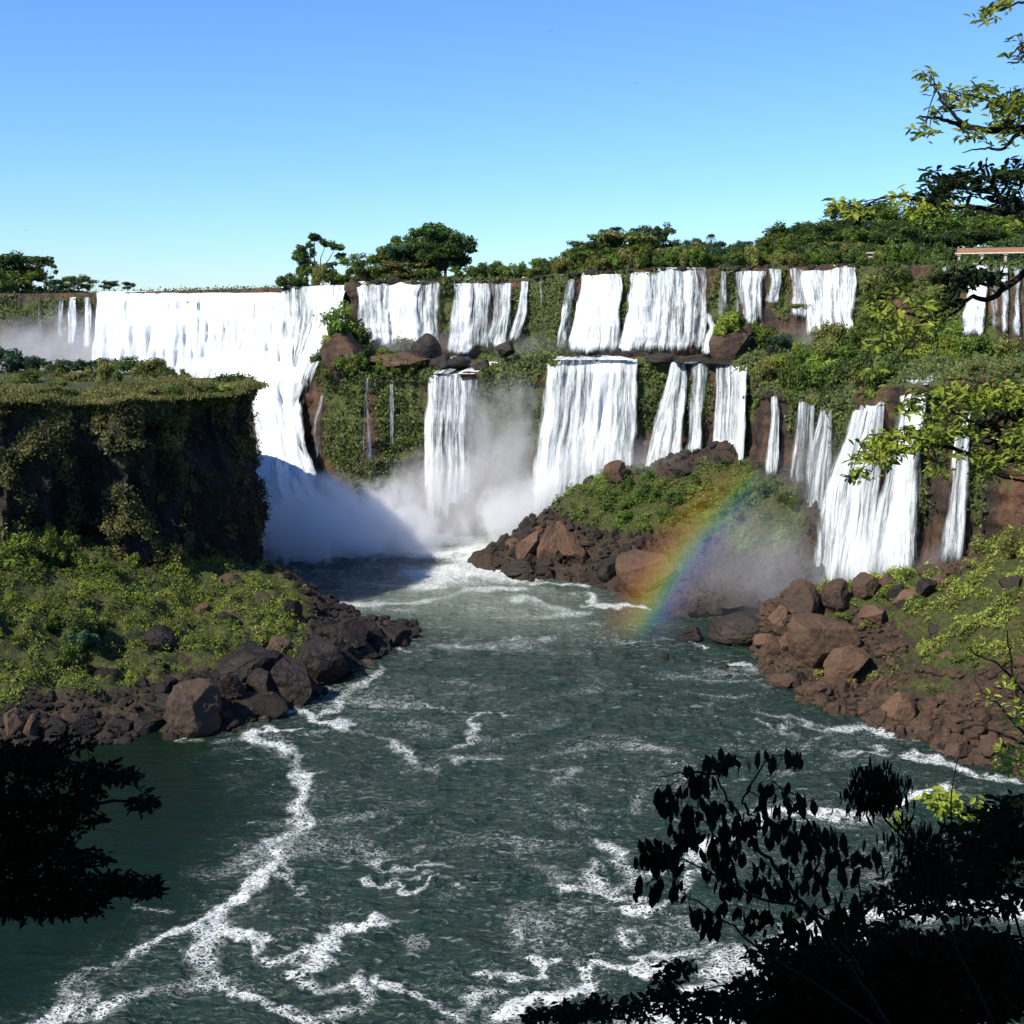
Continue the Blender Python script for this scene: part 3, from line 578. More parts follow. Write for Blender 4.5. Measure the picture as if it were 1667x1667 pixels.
# ---------------------------------------------------------------- river
FOAM = [  # (width m, strength, [(px,py)...])
 (1.5, .95, [(400, 1190), (430, 1205), (465, 1225), (485, 1255), (500, 1285), (492, 1310), (502, 1330), (465, 1360), (455, 1385), (435, 1410), (420, 1440), (405, 1465), (380, 1490)]),
 (1.8, .85, [(380, 1490), (360, 1515), (345, 1560), (330, 1590), (300, 1610), (250, 1620), (200, 1632), (150, 1655)]),
 (1.2, .9, [(365, 1480), (330, 1500), (280, 1525), (240, 1545), (205, 1575), (150, 1590), (110, 1620), (70, 1667)]), (1.9, .7, [(220, 1580), (150, 1610), (100, 1660)]),
 (1.0, .95, [(345, 1560), (380, 1528), (432, 1532)]), (1.1, .95, [(330, 1600), (390, 1618), (420, 1645), (480, 1655), (530, 1680)]),
 (1.6, .85, [(470, 1158), (510, 1162), (560, 1185), (610, 1200), (655, 1225), (680, 1258), (710, 1264)]), (.9, .8, [(405, 1192), (450, 1186), (480, 1190)]),
 (.9, .75, [(480, 1350), (460, 1385), (455, 1420), (485, 1450)]), (1.3, .8, [(500, 1570), (530, 1555), (535, 1530), (560, 1512), (600, 1500)]),
 (1.4, .85, [(450, 1548), (500, 1560), (530, 1590), (565, 1605), (605, 1605), (600, 1635), (550, 1652), (500, 1655)]), (1.2, 1.0, [(635, 1588), (665, 1625), (710, 1640), (745, 1657)]), (1.5, .5, [(745, 1640), (800, 1610)]),
 (.9, .75, [(598, 1400), (612, 1420), (655, 1420), (700, 1410), (750, 1402)]), (.9, .6, [(600, 1430), (640, 1450), (700, 1425)]), (1.1, .8, [(710, 1245), (745, 1235), (735, 1255), (690, 1262)]), (.8, .6, [(745, 1240), (820, 1232)]),
 (1.2, .6, [(790, 1160), (760, 1185), (755, 1210), (720, 1235)]), (.7, .6, [(700, 1150), (760, 1160), (830, 1162)]), (1.4, .5, [(720, 1265), (640, 1320), (610, 1370), (590, 1400)]), (1.5, .4, [(560, 1330), (540, 1370)]),
 (1.3, .8, [(830, 1640), (890, 1620), (930, 1600)]), (1.4, 1.05, [(820, 1650), (880, 1635), (930, 1605)]), (.9, .7, [(790, 1575), (860, 1578), (905, 1560), (915, 1550)]), (1.0, .8, [(935, 1585), (980, 1560), (1020, 1577), (1080, 1580)]),
 (1.8, .6, [(980, 1375), (1000, 1410), (1050, 1430), (1000, 1450), (960, 1420)]), (1.2, .75, [(930, 1440), (970, 1450), (1000, 1465), (1060, 1462)]), (1.5, .6, [(990, 1520), (1030, 1535)]), (1.2, .95, [(1030, 1492), (1085, 1470)]),
 (1.1, 1.0, [(1085, 1468), (1120, 1450), (1170, 1375), (1250, 1345)]), (1.0, 1.0, [(1050, 1415), (1120, 1398), (1180, 1370), (1260, 1340), (1340, 1325), (1420, 1330), (1480, 1300), (1540, 1290)]),
 (2.2, 1.0, [(1345, 1185), (1400, 1184), (1450, 1196), (1505, 1205)]), (1.6, .8, [(1240, 1160), (1290, 1180), (1350, 1195)]), (1.4, .6, [(1250, 1180), (1330, 1215), (1450, 1225)]), (1.2, .8, [(1480, 1230), (1560, 1248), (1660, 1275)]),
 (2.4, 1.3, [(1050, 1672), (1110, 1632), (1170, 1602), (1250, 1562), (1330, 1525), (1400, 1500), (1480, 1485), (1560, 1483), (1680, 1492)]), (2.6, 1.2, [(1080, 1690), (1150, 1650), (1240, 1600), (1300, 1560)]), (1.6, 1.1, [(1090, 1575), (1150, 1565), (1190, 1555)]),
 (3.0, .5, [(540, 985), (600, 985), (660, 975)]), (4.0, .62, [(560, 990), (640, 985), (720, 975), (790, 960), (850, 960)]), (4.5, .7, [(680, 965), (760, 930), (800, 910)]), (10, 1.5, [(735, 935), (790, 915), (850, 930)]), (8, 1.3, [(690, 900), (750, 900)]), (10, 1.5, [(735, 872), (780, 885), (830, 905), (800, 915)]), (3.5, 1.2, [(775, 882), (830, 868), (870, 845)]), (3.5, .55, [(850, 975), (940, 1000), (880, 1010)]),
 (1.8, .9, [(955, 968), (985, 985), (1030, 987), (1080, 983), (1130, 990), (1195, 1000)]), (1.4, .8, [(860, 950), (910, 952), (960, 955)]), (1.3, .8, [(950, 985), (1000, 990)]), (1.3, .75, [(1030, 1048), (1080, 1040)]), (1.0, .8, [(1120, 1045), (1150, 1055)]), (.9, .95, [(1185, 1082), (1215, 1080)]),
 (1.0, .9, [(640, 1048), (625, 1060), (600, 1068)]), (.8, .7, [(650, 1035), (680, 1034)]), (1.6, .55, [(620, 1090), (560, 1130), (530, 1160)]), (2.0, .42, [(700, 1050), (760, 1060), (850, 1040)]), (2.4, .4, [(880, 1250), (950, 1260), (920, 1290), (880, 1310)]), (2.5, .35, [(900, 1340), (960, 1350)]),
 (2.5, .38, [(850, 1400), (930, 1430)]), (2.0, .4, [(680, 1300), (730, 1320), (800, 1305)]), (1.6, .38, [(650, 1520), (680, 1560)]), (2, .4, [(850, 1500), (880, 1530)]), (2.4, .32, [(1150, 1150), (1200, 1180)]), (1, .4, [(220, 1470), (280, 1473)]), (2.5, .35, [(1050, 1290), (1030, 1320)]),
 (.9, .9, [(1490, 1170), (1520, 1182)]), (1.0, .5, [(300, 1205), (380, 1200)]), (1.5, .8, [(590, 640), (600, 645)])]
def build_water():
    d = [72.0]
    while d[-1] < 352: d.append(d[-1]+max(.09, d[-1]**2/(F*H)*1.9))
    d = np.array(d); r = np.linspace(-.72, .72, 1240)
    Y, R = np.meshgrid(d, r, indexing='ij'); X = Y*R; Z = X*0
    q = np.stack([X, Y, Z], -1)
    warp = np.stack([fbm(q*.22, 4, 1), fbm(q*.22, 4, 8)], -1)*2.6+np.stack([fbm(q*.9, 2, 6), fbm(q*.9, 2, 7)], -1)*.7
    wx, wy = X+warp[..., 0], Y+warp[..., 1]*1.3; foam = np.zeros_like(X)
    for w, s, pl in FOAM:
        p = np.array([W(*c)[:2] for c in pl])
        for a, b in zip(p[:-1], p[1:]):
            lo, hi = np.minimum(a, b)-w*2.6-4, np.maximum(a, b)+w*2.6+4
            i0, i1 = np.searchsorted(d, lo[1]), np.searchsorted(d, hi[1])
            if i1 <= i0: continue
            j0 = np.searchsorted(r, min(lo[0]/d[i0], lo[0]/d[i1-1])); j1 = np.searchsorted(r, max(hi[0]/d[i0], hi[0]/d[i1-1]))
            sx, sy = wx[i0:i1, j0:j1]-a[0], wy[i0:i1, j0:j1]-a[1]; e = b-a
            t = np.clip((sx*e[0]+sy*e[1])/(e@e+1e-9), 0, 1); dist = np.hypot(sx-t*e[0], sy-t*e[1])
            k = s*(.78*np.exp(-(dist/(w*.62))**2)+.42*np.exp(-(dist/(w*1.7))**2)); foam[i0:i1, j0:j1] = np.maximum(foam[i0:i1, j0:j1], k)
    foam *= np.clip(.95+1.1*fbm(q*.10, 3, 90), .5, 1.2)
    px, py = to_px(q)
    # calm green pool at left, churned water elsewhere
    xb = np.interp(py, [1150, 1200, 1300, 1400, 1480, 1560, 1667], [520, 430, 490, 430, 380, 240, 90])
    calm = sstep(70, -170, px-xb-40*fbm(q*.08, 3, 33))*sstep(1130, 1190, py)
    milk = np.exp(-(((px-720)/170)**2+((py-965)/45)**2))+np.exp(-(((px-880)/120)**2+((py-1000)/40)**2))*.6
    chop = (1-calm)*np.clip(.75+.6*fbm(q*.035, 3, 40), 0, 1)
    chop = np.clip(chop+.35*sstep(1150, 960, py), 0, 1.2)
    qa = q*np.array([.55, 1.0, 1])
    wv = .40*fbm(qa*.16, 3, 50)+.34*ridge(qa*.34, 3, 52)+.12*ridge(qa*.9, 2, 54)
    Z = wv*(.3+.9*(1-calm*.8))+foam*.10
    Z = Z*sstep(360, 300, Y)
    boil = np.exp(-(((px-520)/150)**2+((py-900)/45)**2)); Z = Z+boil*(1.2*np.abs(fbm(q*.25, 3, 60)))
    V = np.stack([X, Y, Z], -1)
    return mk_mesh('river', V, grid(len(r), len(d)), attrs={'foam': foam, 'calm': calm, 'milk': np.clip(milk, 0, 1), 'chop': chop})
def river_mat():
    m, nt = new_mat('river_water'); co = nd(nt, 'ShaderNodeTexCoord').outputs['Object']
    foam, calm, milk, chop = attr(nt, 'foam'), attr(nt, 'calm'), attr(nt, 'milk'), attr(nt, 'chop')
    fl = mapping(nt, co, (1.0, 1.6, 1.0))
    n1 = noise(nt, fl, .9, 6, .62, 1.4); n2 = noise(nt, fl, 2.6, 4, .6, 1.2)
    vor = nd(nt, 'ShaderNodeTexVoronoi', {'Vector': nd(nt, 'ShaderNodeVectorMath', {0: fl, 1: nd(nt, 'ShaderNodeVectorMath', {0: nd(nt, 'ShaderNodeTexNoise', {'Vector': fl, 'Scale': 1.3, 'Detail': 4.0}).outputs['Color'], 3: 1.6}, operation='SCALE').outputs[0]}, operation='ADD').outputs[0], 'Scale': 1.9}, feature='DISTANCE_TO_EDGE').outputs[0]
    net = smooth(nt, vor, .22, 0.0)
    nn = mathn(nt, 'ADD', mathn(nt, 'MULTIPLY', n1, .5), mathn(nt, 'ADD', mathn(nt, 'MULTIPLY', n2, .3), mathn(nt, 'MULTIPLY', net, .34)))
    k = mathn(nt, 'MULTIPLY', foam, mathn(nt, 'ADD', mathn(nt, 'MULTIPLY', mathn(nt, 'SUBTRACT', nn, .45), 3.0), .70))
    k1 = mathn(nt, 'MULTIPLY', smooth(nt, k, .36, 1.25), .9)
    # scattered lacy wisps and small white caps
    big = noise(nt, mapping(nt, co, (.05, .075, .1)), 1.0, 4, .6, 1.2)
    wisp = smooth(nt, mathn(nt, 'ADD', mathn(nt, 'MULTIPLY', n1, .55), mathn(nt, 'ADD', mathn(nt, 'MULTIPLY', big, .75), mathn(nt, 'MULTIPLY', net, .12))), .77, .99)
    cap = smooth(nt, noise(nt, mapping(nt, co, (.55, 1.5, 1)), 1.0, 6, .66, .6), .57, .74)
    k2 = mathn(nt, 'MULTIPLY', mathn(nt, 'MAXIMUM', mathn(nt, 'MULTIPLY', wisp, .65), mathn(nt, 'MULTIPLY', cap, .40)), chop)
    f = mathn(nt, 'MAXIMUM', k1, k2, clamp=True)
    deep = mixc(nt, calm, (.013, .031, .022), (.0045, .012, .005))  # calm side also carries the dark bank's reflection in its base colour
    deep = mixc(nt, mathn(nt, 'MULTIPLY', milk, .85), deep, (.16, .20, .155))
    h = mathn(nt, 'ADD', mathn(nt, 'MULTIPLY', noise(nt, mapping(nt, co, (.26, .62, 1)), 1.0, 4, .6, .7), 1.8), mathn(nt, 'MULTIPLY', noise(nt, mapping(nt, co, (.9, 2.0, 1)), 1.0, 5, .6, .5), .75))
    nrm = nd(nt, 'ShaderNodeBump', {'Height': h, 'Strength': mathn(nt, 'SUBTRACT', .9, mathn(nt, 'MULTIPLY', calm, .62)), 'Distance': .95}).outputs[0]
    w = bsdf(nt, deep, .16, .5, nrm, IOR=1.33)
    fo = bsdf(nt, (.62, .65, .63), .8, .2, bump(nt, nn, .35, .25))
    out(nt, nd(nt, 'ShaderNodeMixShader', {0: f, 1: w, 2: fo}).outputs[0]); return m
me = build_water(); me.materials.append(river_mat())
struct('river', me, 'dark green river pool streaked with white foam', 'river')
# river bed / ground sheet under everything, reaching far beyond
bed = mk_mesh('ground', [(-4000, -600, -6), (4000, -600, -6), (4000, 5000, -6), (-4000, 5000, -6)], [(0, 1, 2, 3)], mat=M['bank'])
struct('ground', bed, 'river bed and low ground beneath the gorge', 'ground')
# ---------------------------------------------------------------- trees and bushes (10 m models)
def crown(clumps, n, size, seed, aspect=.6, mat='leaf_dark', name='crown', shell=.55):
    r = np.random.default_rng(seed); cl = np.array(clumps, float); sub = []
    for c in cl:
        for _ in range(4):
            d_ = r.normal(size=3); d_ /= np.linalg.norm(d_)+1e-9; f_ = r.uniform(.38, .62); sub.append(np.r_[c[:3]+d_*c[3:6]*r.uniform(.35, .95), c[3:6]*f_*np.array([1, 1, 1.35])])
    cl = np.vstack([cl*np.array([1, 1, 1, .72, .72, .72]), sub])
    w = (cl[:, 3]*cl[:, 4])**1.0; k = r.choice(len(cl), n, p=w/w.sum())
    d = r.normal(size=(n, 3)); d /= np.linalg.norm(d, axis=1)[:, None]
    rad = shell+(1-shell)*r.random(n)**.6
    lump = 1+.33*fbm(d*2.3+k[:, None]*7.7, 3, seed)
    p = cl[k, :3]+d*cl[k, 3:6]*(rad*lump)[:, None]
    nn = d*.9+r.normal(size=(n, 3))*.6+np.array([0, 0, .35])
    V, Q = leaves(p, nn, r.uniform(.6, 1.25, n)*size, aspect)
    tt = np.clip(.58+.28*r.random(len(cl))[k]-.14+.7*fbm(p*.45, 3, seed+4)+r.normal(size=n)*.16, 0, 1)
    return mk_mesh(name, V, Q, smooth=False, attrs={'tint': np.repeat(tt, 4)}, mat=M[mat])
def limbs(clumps, h0, r0, seed, lean=(0, 0)):
    r = np.random.default_rng(seed); base = np.array([0, 0, -1.0]); fork = np.array([lean[0], lean[1], h0])
    paths = []; tr = np.array([base, base*.5+fork*.5*np.array([.7, .7, 1])-np.array([0, 0, 0]), fork]); paths.append((tr, np.array([r0*1.3, r0, r0*.8])))
    for c in clumps:
        e = np.array(c[:3]); m = fork*.45+e*.55+r.normal(size=3)*.3; m[2] -= .3
        t = np.linspace(0, 1, 6)[:, None]; pts = fork*(1-t)**2+2*m*t*(1-t)+e*t*t; pts[1:-1] += r.normal(size=(4, 3))*.12
        paths.append((pts, np.linspace(r0*.55, r0*.12, 6)))
    V, Q, T = tubes(paths, 5); return mk_mesh('trunk', V, Q, T, mat=M['bark'])
def rclumps(n, rx, rz, zc, cr, seed, flat=.75, ztop=None):
    r = np.random.default_rng(seed); out_ = []
    for i in range(n):
        a = r.uniform(0, 6.28); q = math.sqrt(r.random()); z = r.uniform(-1, 1)
        s = math.sqrt(max(0, 1-(z*.8)**2)); c = cr*r.uniform(.6, 1.25)
        out_.append((rx*q*s*math.cos(a), rx*q*s*math.sin(a), zc+rz*z, c, c, c*flat))
    return out_
def make_tree(name, clumps, h0, r0, n, size, mat, seed, shell=.5, lean=(0, 0)):
    root = link(name, None); root.empty_display_size = .5
    tr = link('trunk', limbs(clumps, h0, r0, seed, lean), root)
    cr = link('crown', crown(clumps, n, size, seed, mat=mat, shell=shell), root)
    co = np.array([q.co[:] for q in cr.data.vertices]); root['zt'] = float(np.percentile(co[:, 2], 99.3)); root['xw'] = float(np.percentile(co[:, 0], 99)-np.percentile(co[:, 0], 1))
    root['proto'] = 1; return root
TR = {}
TR['round'] = make_tree('broadleaf_tree', rclumps(16, 3.4, 3.0, 6.0, 1.7, 1), 2.2, .28, 5200, .52, 'leaf_dark', 1)
TR['wide'] = make_tree('broadleaf_tree', rclumps(20, 4.0, 2.6, 6.2, 1.7, 2, .8), 2.8, .28, 5200, .52, 'leaf_mid', 2)
TR['open'] = make_tree('broadleaf_tree', [(-3.2, 0, 5.4, 1.3, 1.3, .9), (-2.6, .6, 7.0, 1.1, 1.1, .7), (-.4, 0, 9.0, 1.5, 1.4, .8), (-1.0, -.5, 7.6, .9, .9, .6), (1.1, .4, 7.9, 1.2, 1.2, .7), (2.9, 0, 7.2, 1.4, 1.3, .9), (3.4, .3, 5.6, 1.1, 1.1, .8), (1.8, -.4, 4.0, 1.0, 1.0, .5), (-2.2, 0, 3.8, 1.2, 1.2, .6)], 2.0, .26, 3600, .46, 'leaf_dark', 3, .35)
TR['tall'] = make_tree('broadleaf_tree', rclumps(9, 2.2, 1.7, 7.6, 1.3, 7)+rclumps(10, 3.4, 1.6, 4.4, 1.4, 8), 2.4, .26, 5200, .48, 'leaf_dark', 4, .4)
TR['olive'] = make_tree('broadleaf_tree', rclumps(14, 4.4, 2.3, 5.0, 1.7, 12, .8), 1.8, .24, 4600, .5, 'leaf_mid', 5, .5)
TR['lime'] = make_tree('broadleaf_tree', rclumps(12, 3.8, 2.6, 5.4, 1.7, 13, .7), 1.8, .24, 4200, .52, 'leaf_olive', 6, .5)
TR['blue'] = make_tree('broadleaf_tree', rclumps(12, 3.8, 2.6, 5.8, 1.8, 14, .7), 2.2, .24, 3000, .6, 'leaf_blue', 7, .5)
def make_palm():
    root = link('palm_tree', None); t = np.linspace(0, 1, 8)
    tp = np.stack([.25*np.sin(t*2), t*0, -1+t*8.6], -1); V, Q, T = tubes([(tp, np.linspace(.2, .13, 8))], 6)
    link('trunk', mk_mesh('trunk', V, Q, T, mat=M['bark']), root); c = tp[-1]; cen, nr, dr = [], [], []
    for i in range(26):
        a = i*2.4; el = rng.uniform(-.5, 1.1); d = np.array([math.cos(a)*math.cos(el), math.sin(a)*math.cos(el), math.sin(el)])
        for k in np.linspace(.15, 1, 14):
            p = c+d*2.3*k+np.array([0, 0, -1.5*k*k])
            for s in (-1, 1): cen.append(p+np.array([-math.sin(a), math.cos(a), -.4])*s*.28); nr.append((0, 0, 1)); dr.append(np.array([-math.sin(a)*s, math.cos(a)*s, -.5]))
    V, Q = leaves(np.array(cen), np.array(nr)+rng.normal(size=(len(cen), 3))*.3, .75, .22, droop=np.array(dr))
    link('crown', mk_mesh('crown', V, Q, smooth=False, attrs={'tint': rng.random(len(V))}, mat=M['leaf_blue']), root); root['proto'] = 1; root['zt'] = 8.8; root['xw'] = 4.2; return root
TR['palm'] = make_palm()
BU = {}
for i, (k, mt) in enumerate((('dark', 'leaf_dark'), ('green', 'leaf_mid'), ('olive', 'leaf_olive'), ('lime', 'leaf_lime'), ('blue', 'leaf_blue'))):
    for v in (0, 1):
        c = rclumps(9, 3.2, 1.3, 2.0, 1.7, 30+i*2+v, .7)
        BU[k, v] = crown(c, 2600, .55, 40+i*2+v, mat=mt, name='bush', shell=.6)
def height_at(px_c, base, top, d): return P(px_c, top, d)[2]-P(px_c, base, d)[2]
USED = set(); DIM = {}
def tree(kind, px, w, top, base, d, zone, group='trees on the skyline above the falls', desc=None):
    p = P(px, base, d); h = height_at(px, base, top, d); sc = h/TR[kind]['zt'] if kind not in DIM else h/DIM[kind][0]
    DIM.setdefault(kind, (TR[kind].get('zt'), TR[kind].get('xw'))); ww = w*d/F/DIM[kind][1]
    if kind not in USED: root = TR[kind]; USED.add(kind)
    else: root = copy_tree(TR[kind])
    for kk in ('proto', 'zt', 'xw'):
        if kk in root: del root[kk]
    root.location = p; root.scale = (ww, ww, sc); root.rotation_euler = (0, 0, 0 if kind == 'open' else rng.uniform(0, 6.28))
    dd = desc or {'round': 'rounded dark green tree', 'wide': 'spreading flat-topped green tree', 'open': 'open many-limbed tree', 'tall': 'tall dark tree', 'olive': 'mid green bushy tree', 'lime': 'olive green leafy tree', 'blue': 'distant blue-green tree', 'palm': 'slender palm tree'}[kind]
    reg(root, group, dd, zone, 'palm tree' if kind == 'palm' else 'tree')
    return root
def bush(kind, loc, w, h, zone, group, desc=None):
    """w, h in metres"""
    o = link('bush', BU[kind, int(rng.integers(0, 2))], None, loc, (0, 0, rng.uniform(0, 6.28)), (w/8.6, w/8.6, h/4.4))
    sz = 'low' if h < 2.2 else ('tall' if h > 5 else 'rounded')
    col = {'dark': 'dark green', 'green': 'mid green', 'olive': 'olive', 'lime': 'yellow-green', 'blue': 'blue-green'}[kind]
    reg(o, group, desc or '%s %s bush' % (sz, col), zone, 'bush'); return o

SK = 'on the skyline left of the huge curtain'
for a in (('round', 8, 90, 412, 474, 392), ('round', -40, 90, 410, 474, 396), ('tall', 45, 70, 416, 474, 390), ('open', 76, 36, 420, 474, 386), ('olive', 20, 80, 438, 476, 384), ('olive', 128, 62, 449, 477, 386), ('blue', 98, 40, 455, 477, 384), ('round', 178, 25, 457, 476, 380), ('blue', 208, 22, 459, 476, 380)):
    tree(*a, SK)
S2 = 'on the knoll beside the huge curtain'
tree('open', 519, 80, 381, 466, 356, S2); tree('tall', 500, 34, 405, 464, 358, S2)
for x, w, h, k in ((475, 50, 5.0, 'dark'), (495, 30, 6, 'green'), (520, 40, 8, 'olive'), (545, 50, 7, 'dark'), (565, 40, 5, 'green'), (460, 24, 3.4, 'dark')):
    bush(k, P(x, 467, 353), w*353/F, h*.8, S2, 'bushes along the rim')
S3 = 'in the grove above the second group of falls'
for a in (('olive', 602, 84, 412, 461, 346), ('wide', 640, 70, 402, 460, 350), ('tall', 700, 92, 367, 460, 348), ('wide', 668, 80, 384, 458, 352), ('round', 742, 62, 380, 458, 346), ('tall', 725, 60, 384, 458, 350), ('blue', 655, 50, 400, 458, 343), ('round', 715, 60, 395, 458, 342), ('lime', 655, 70, 425, 460, 340)):
    tree(*a, S3)
S4 = 'on the hump right of skyline centre'
for a in (('wide', 1005, 110, 378, 436, 336), ('round', 965, 70, 392, 440, 334), ('palm', 1002, 30, 366, 430, 344), ('palm', 1035, 26, 368, 430, 346), ('palm', 985, 26, 370, 430, 348), ('round', 1072, 56, 367, 434, 338), ('lime', 1022, 84, 378, 432, 332), ('olive', 935, 60, 408, 444, 334), ('wide', 975, 90, 402, 442, 328), ('olive', 1045, 70, 398, 440, 326), ('lime', 1090, 50, 402, 440, 330), ('blue', 880, 30, 421, 448, 340), ('olive', 915, 40, 418, 446, 332)):
    tree(*a, S4)
S5 = 'in the distant skyline woods'
for x in range(1105, 1300, 13):
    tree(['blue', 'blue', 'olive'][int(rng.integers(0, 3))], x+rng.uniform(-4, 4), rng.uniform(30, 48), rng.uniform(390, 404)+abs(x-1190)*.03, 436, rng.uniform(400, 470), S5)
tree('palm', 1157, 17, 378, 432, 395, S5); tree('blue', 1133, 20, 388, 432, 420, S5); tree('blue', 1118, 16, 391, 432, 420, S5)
S6 = 'in the right hand forest'
for k, x, w, t, b, d in (('round', 1285, 80, 364, 430, 345), ('olive', 1262, 60, 378, 430, 340), ('wide', 1330, 90, 358, 430, 350), ('olive', 1310, 76, 378, 430, 332), ('tall', 1372, 70, 334, 425, 352), ('wide', 1405, 100, 330, 425, 356), ('round', 1360, 80, 365, 430, 330), ('olive', 1400, 90, 372, 430, 322), ('wide', 1450, 100, 338, 425, 345),
                         ('round', 1440, 80, 362, 425, 325), ('round', 1475, 90, 372, 430, 308), ('tall', 1495, 70, 336, 425, 340), ('olive', 1520, 90, 350, 425, 330), ('wide', 1550, 100, 336, 420, 345), ('blue', 1580, 70, 352, 420, 350), ('round', 1530, 80, 378, 425, 305), ('olive', 1600, 90, 352, 412, 325), ('wide', 1640, 100, 334, 415, 335), ('tall', 1672, 80, 330, 412, 340),
                         ('olive', 1650, 90, 362, 412, 318), ('lime', 1700, 90, 350, 412, 322), ('round', 1575, 70, 372, 412, 315), ('lime', 1340, 60, 392, 432, 322), ('olive', 1290, 60, 396, 432, 325), ('lime', 1425, 60, 400, 430, 306), ('olive', 1250, 50, 400, 434, 322), ('round', 1385, 56, 400, 430, 312), ('olive', 1740, 110, 335, 412, 330), ('round', 1790, 110, 330, 412, 325), ('blue', 1620, 60, 372, 412, 330), ('olive', 1690, 70, 375, 412, 310)):
    tree(k, x, w, t, b, d, S6)
GR_ = 'bushes along the rim'
for i, x in enumerate(range(590, 1400, 15)):
    if rng.random() < .08: continue
    rp, rd = sti(x)[0], sti(x)[1]
    if 780 < x < 920: hh = rng.uniform(2, 5)
    elif 590 < x < 780: hh = rng.uniform(1.5, 4.5)
    else: hh = rng.uniform(2.5, 6)
    k = ['green', 'olive', 'dark', 'olive', 'green'][int(rng.integers(0, 5))]
    bush(k, P(x+rng.uniform(-4, 4), rp, rd+rng.uniform(3, 9))+np.array([0, 0, .2]), rng.uniform(4, 9), hh, 'above the upper falls', GR_)
for x in range(1395, 1540, 22):
    rp, rd = sti(x)[0], sti(x)[1]
    bush(['green', 'dark', 'olive'][int(rng.integers(0, 3))], P(x, rp, rd+rng.uniform(2, 6)), rng.uniform(5, 8), rng.uniform(1, 1.8) if x > 1530 else rng.uniform(3, 6), 'on the rim near the walkway', GR_)
# bushes standing on the middle ledge, placed on its real slope
GL_ = 'bushes on the middle ledge'
def ledge_bushes(L, zone, group=GL_):
    for k, x, y, w, h in L:
        d = ledge_d(x, y); pr = profile(x); zz = np.interp(d, [q[0] for q in pr[::-1]], [q[1] for q in pr[::-1]])
        q = P(x, y, d); q[2] = H+d*float(slope(y))
        if abs(q[2]-zz) > 1.5: q[2] = zz
        bush(k, q+np.array([0, 0, -.3]), w*d/F, h*d/F, zone, group)
ledge_bushes([('dark', 520, 600, 40, 30), ('dark', 532, 612, 46, 38), ('green', 560, 612, 50, 40), ('green', 590, 610, 50, 42), ('olive', 610, 590, 60, 30), ('green', 628, 612, 50, 34), ('olive', 650, 575, 70, 28), ('green', 675, 572, 56, 28), ('dark', 640, 598, 60, 30), ('olive', 665, 612, 50, 26), ('green', 572, 575, 50, 30), ('olive', 545, 628, 60, 26), ('dark', 505, 625, 30, 26), ('green', 603, 565, 40, 24), ('olive', 575, 625, 40, 20), ('green', 690, 600, 30, 22)], 'on the green crag right of the chute')
ledge_bushes([('green', 1250, 520, 50, 26), ('dark', 1256, 512, 44, 26), ('green', 1242, 565, 60, 40), ('blue', 1262, 575, 56, 40), ('green', 1300, 585, 40, 24), ('lime', 1295, 572, 26, 20)]+
             [(['green', 'green', 'dark', 'lime', 'olive'][int(rng.integers(0, 5))], x+rng.uniform(-12, 12), y+rng.uniform(-6, 6), rng.uniform(54, 86), rng.uniform(32, 50)) for y, xs in ((632, range(1240, 1440, 32)), (612, range(1260, 1560, 36)), (590, range(1310, 1560, 38)), (572, range(1350, 1560, 40)), (558, range(1390, 1560, 44))) for x in xs if not (x > 1440 and y > 600)],
             'left of the big right fall')
ledge_bushes([('olive', 1575, 585, 60, 34), ('green', 1600, 588, 84, 50), ('olive', 1640, 590, 60, 40), ('olive', 1670, 585, 50, 30), ('green', 1560, 600, 40, 26), ('olive', 1600, 612, 60, 26), ('olive', 1640, 616, 60, 30), ('olive', 1550, 622, 40, 18), ('green', 1680, 612, 50, 30), ('olive', 1720, 600, 60, 40)], 'on the ledge right of the big right fall')
for k, x, y, w, h in [(['green', 'dark', 'olive', 'green'][int(rng.integers(0, 4))], rng.uniform(1400, 1545), rng.uniform(455, 545), rng.uniform(36, 60), rng.uniform(24, 36)) for _ in range(16)]:
    if 1450 < x < 1510 and 485 < y < 530: continue
    q = P(x, y, hit(x, y)-.5); bush(k, q, w*q[1]/F, h*q[1]/F, 'right of the wide curtain', 'bushes clinging to the cliffs')
for k, x, y, w, h in (('green', 1228, 640, 26, 30), ('green', 1240, 660, 26, 24), ('green', 1290, 650, 36, 30), ('olive', 1330, 660, 40, 30), ('green', 1375, 665, 36, 34), ('dark', 1355, 675, 30, 30), ('green', 1430, 650, 24, 24), ('olive', 1540, 650, 40, 26), ('olive', 1620, 650, 50, 30), ('green', 1660, 660, 50, 30), ('olive', 1590, 700, 24, 30), ('green', 740, 440, 20, 10)):
    q = P(x, y+h*.4, hit(x, y+h*.4)-.6); bush(k, q, w*q[1]/F, h*q[1]/F, 'hanging below the right hand ledge', 'bushes clinging to the cliffs')
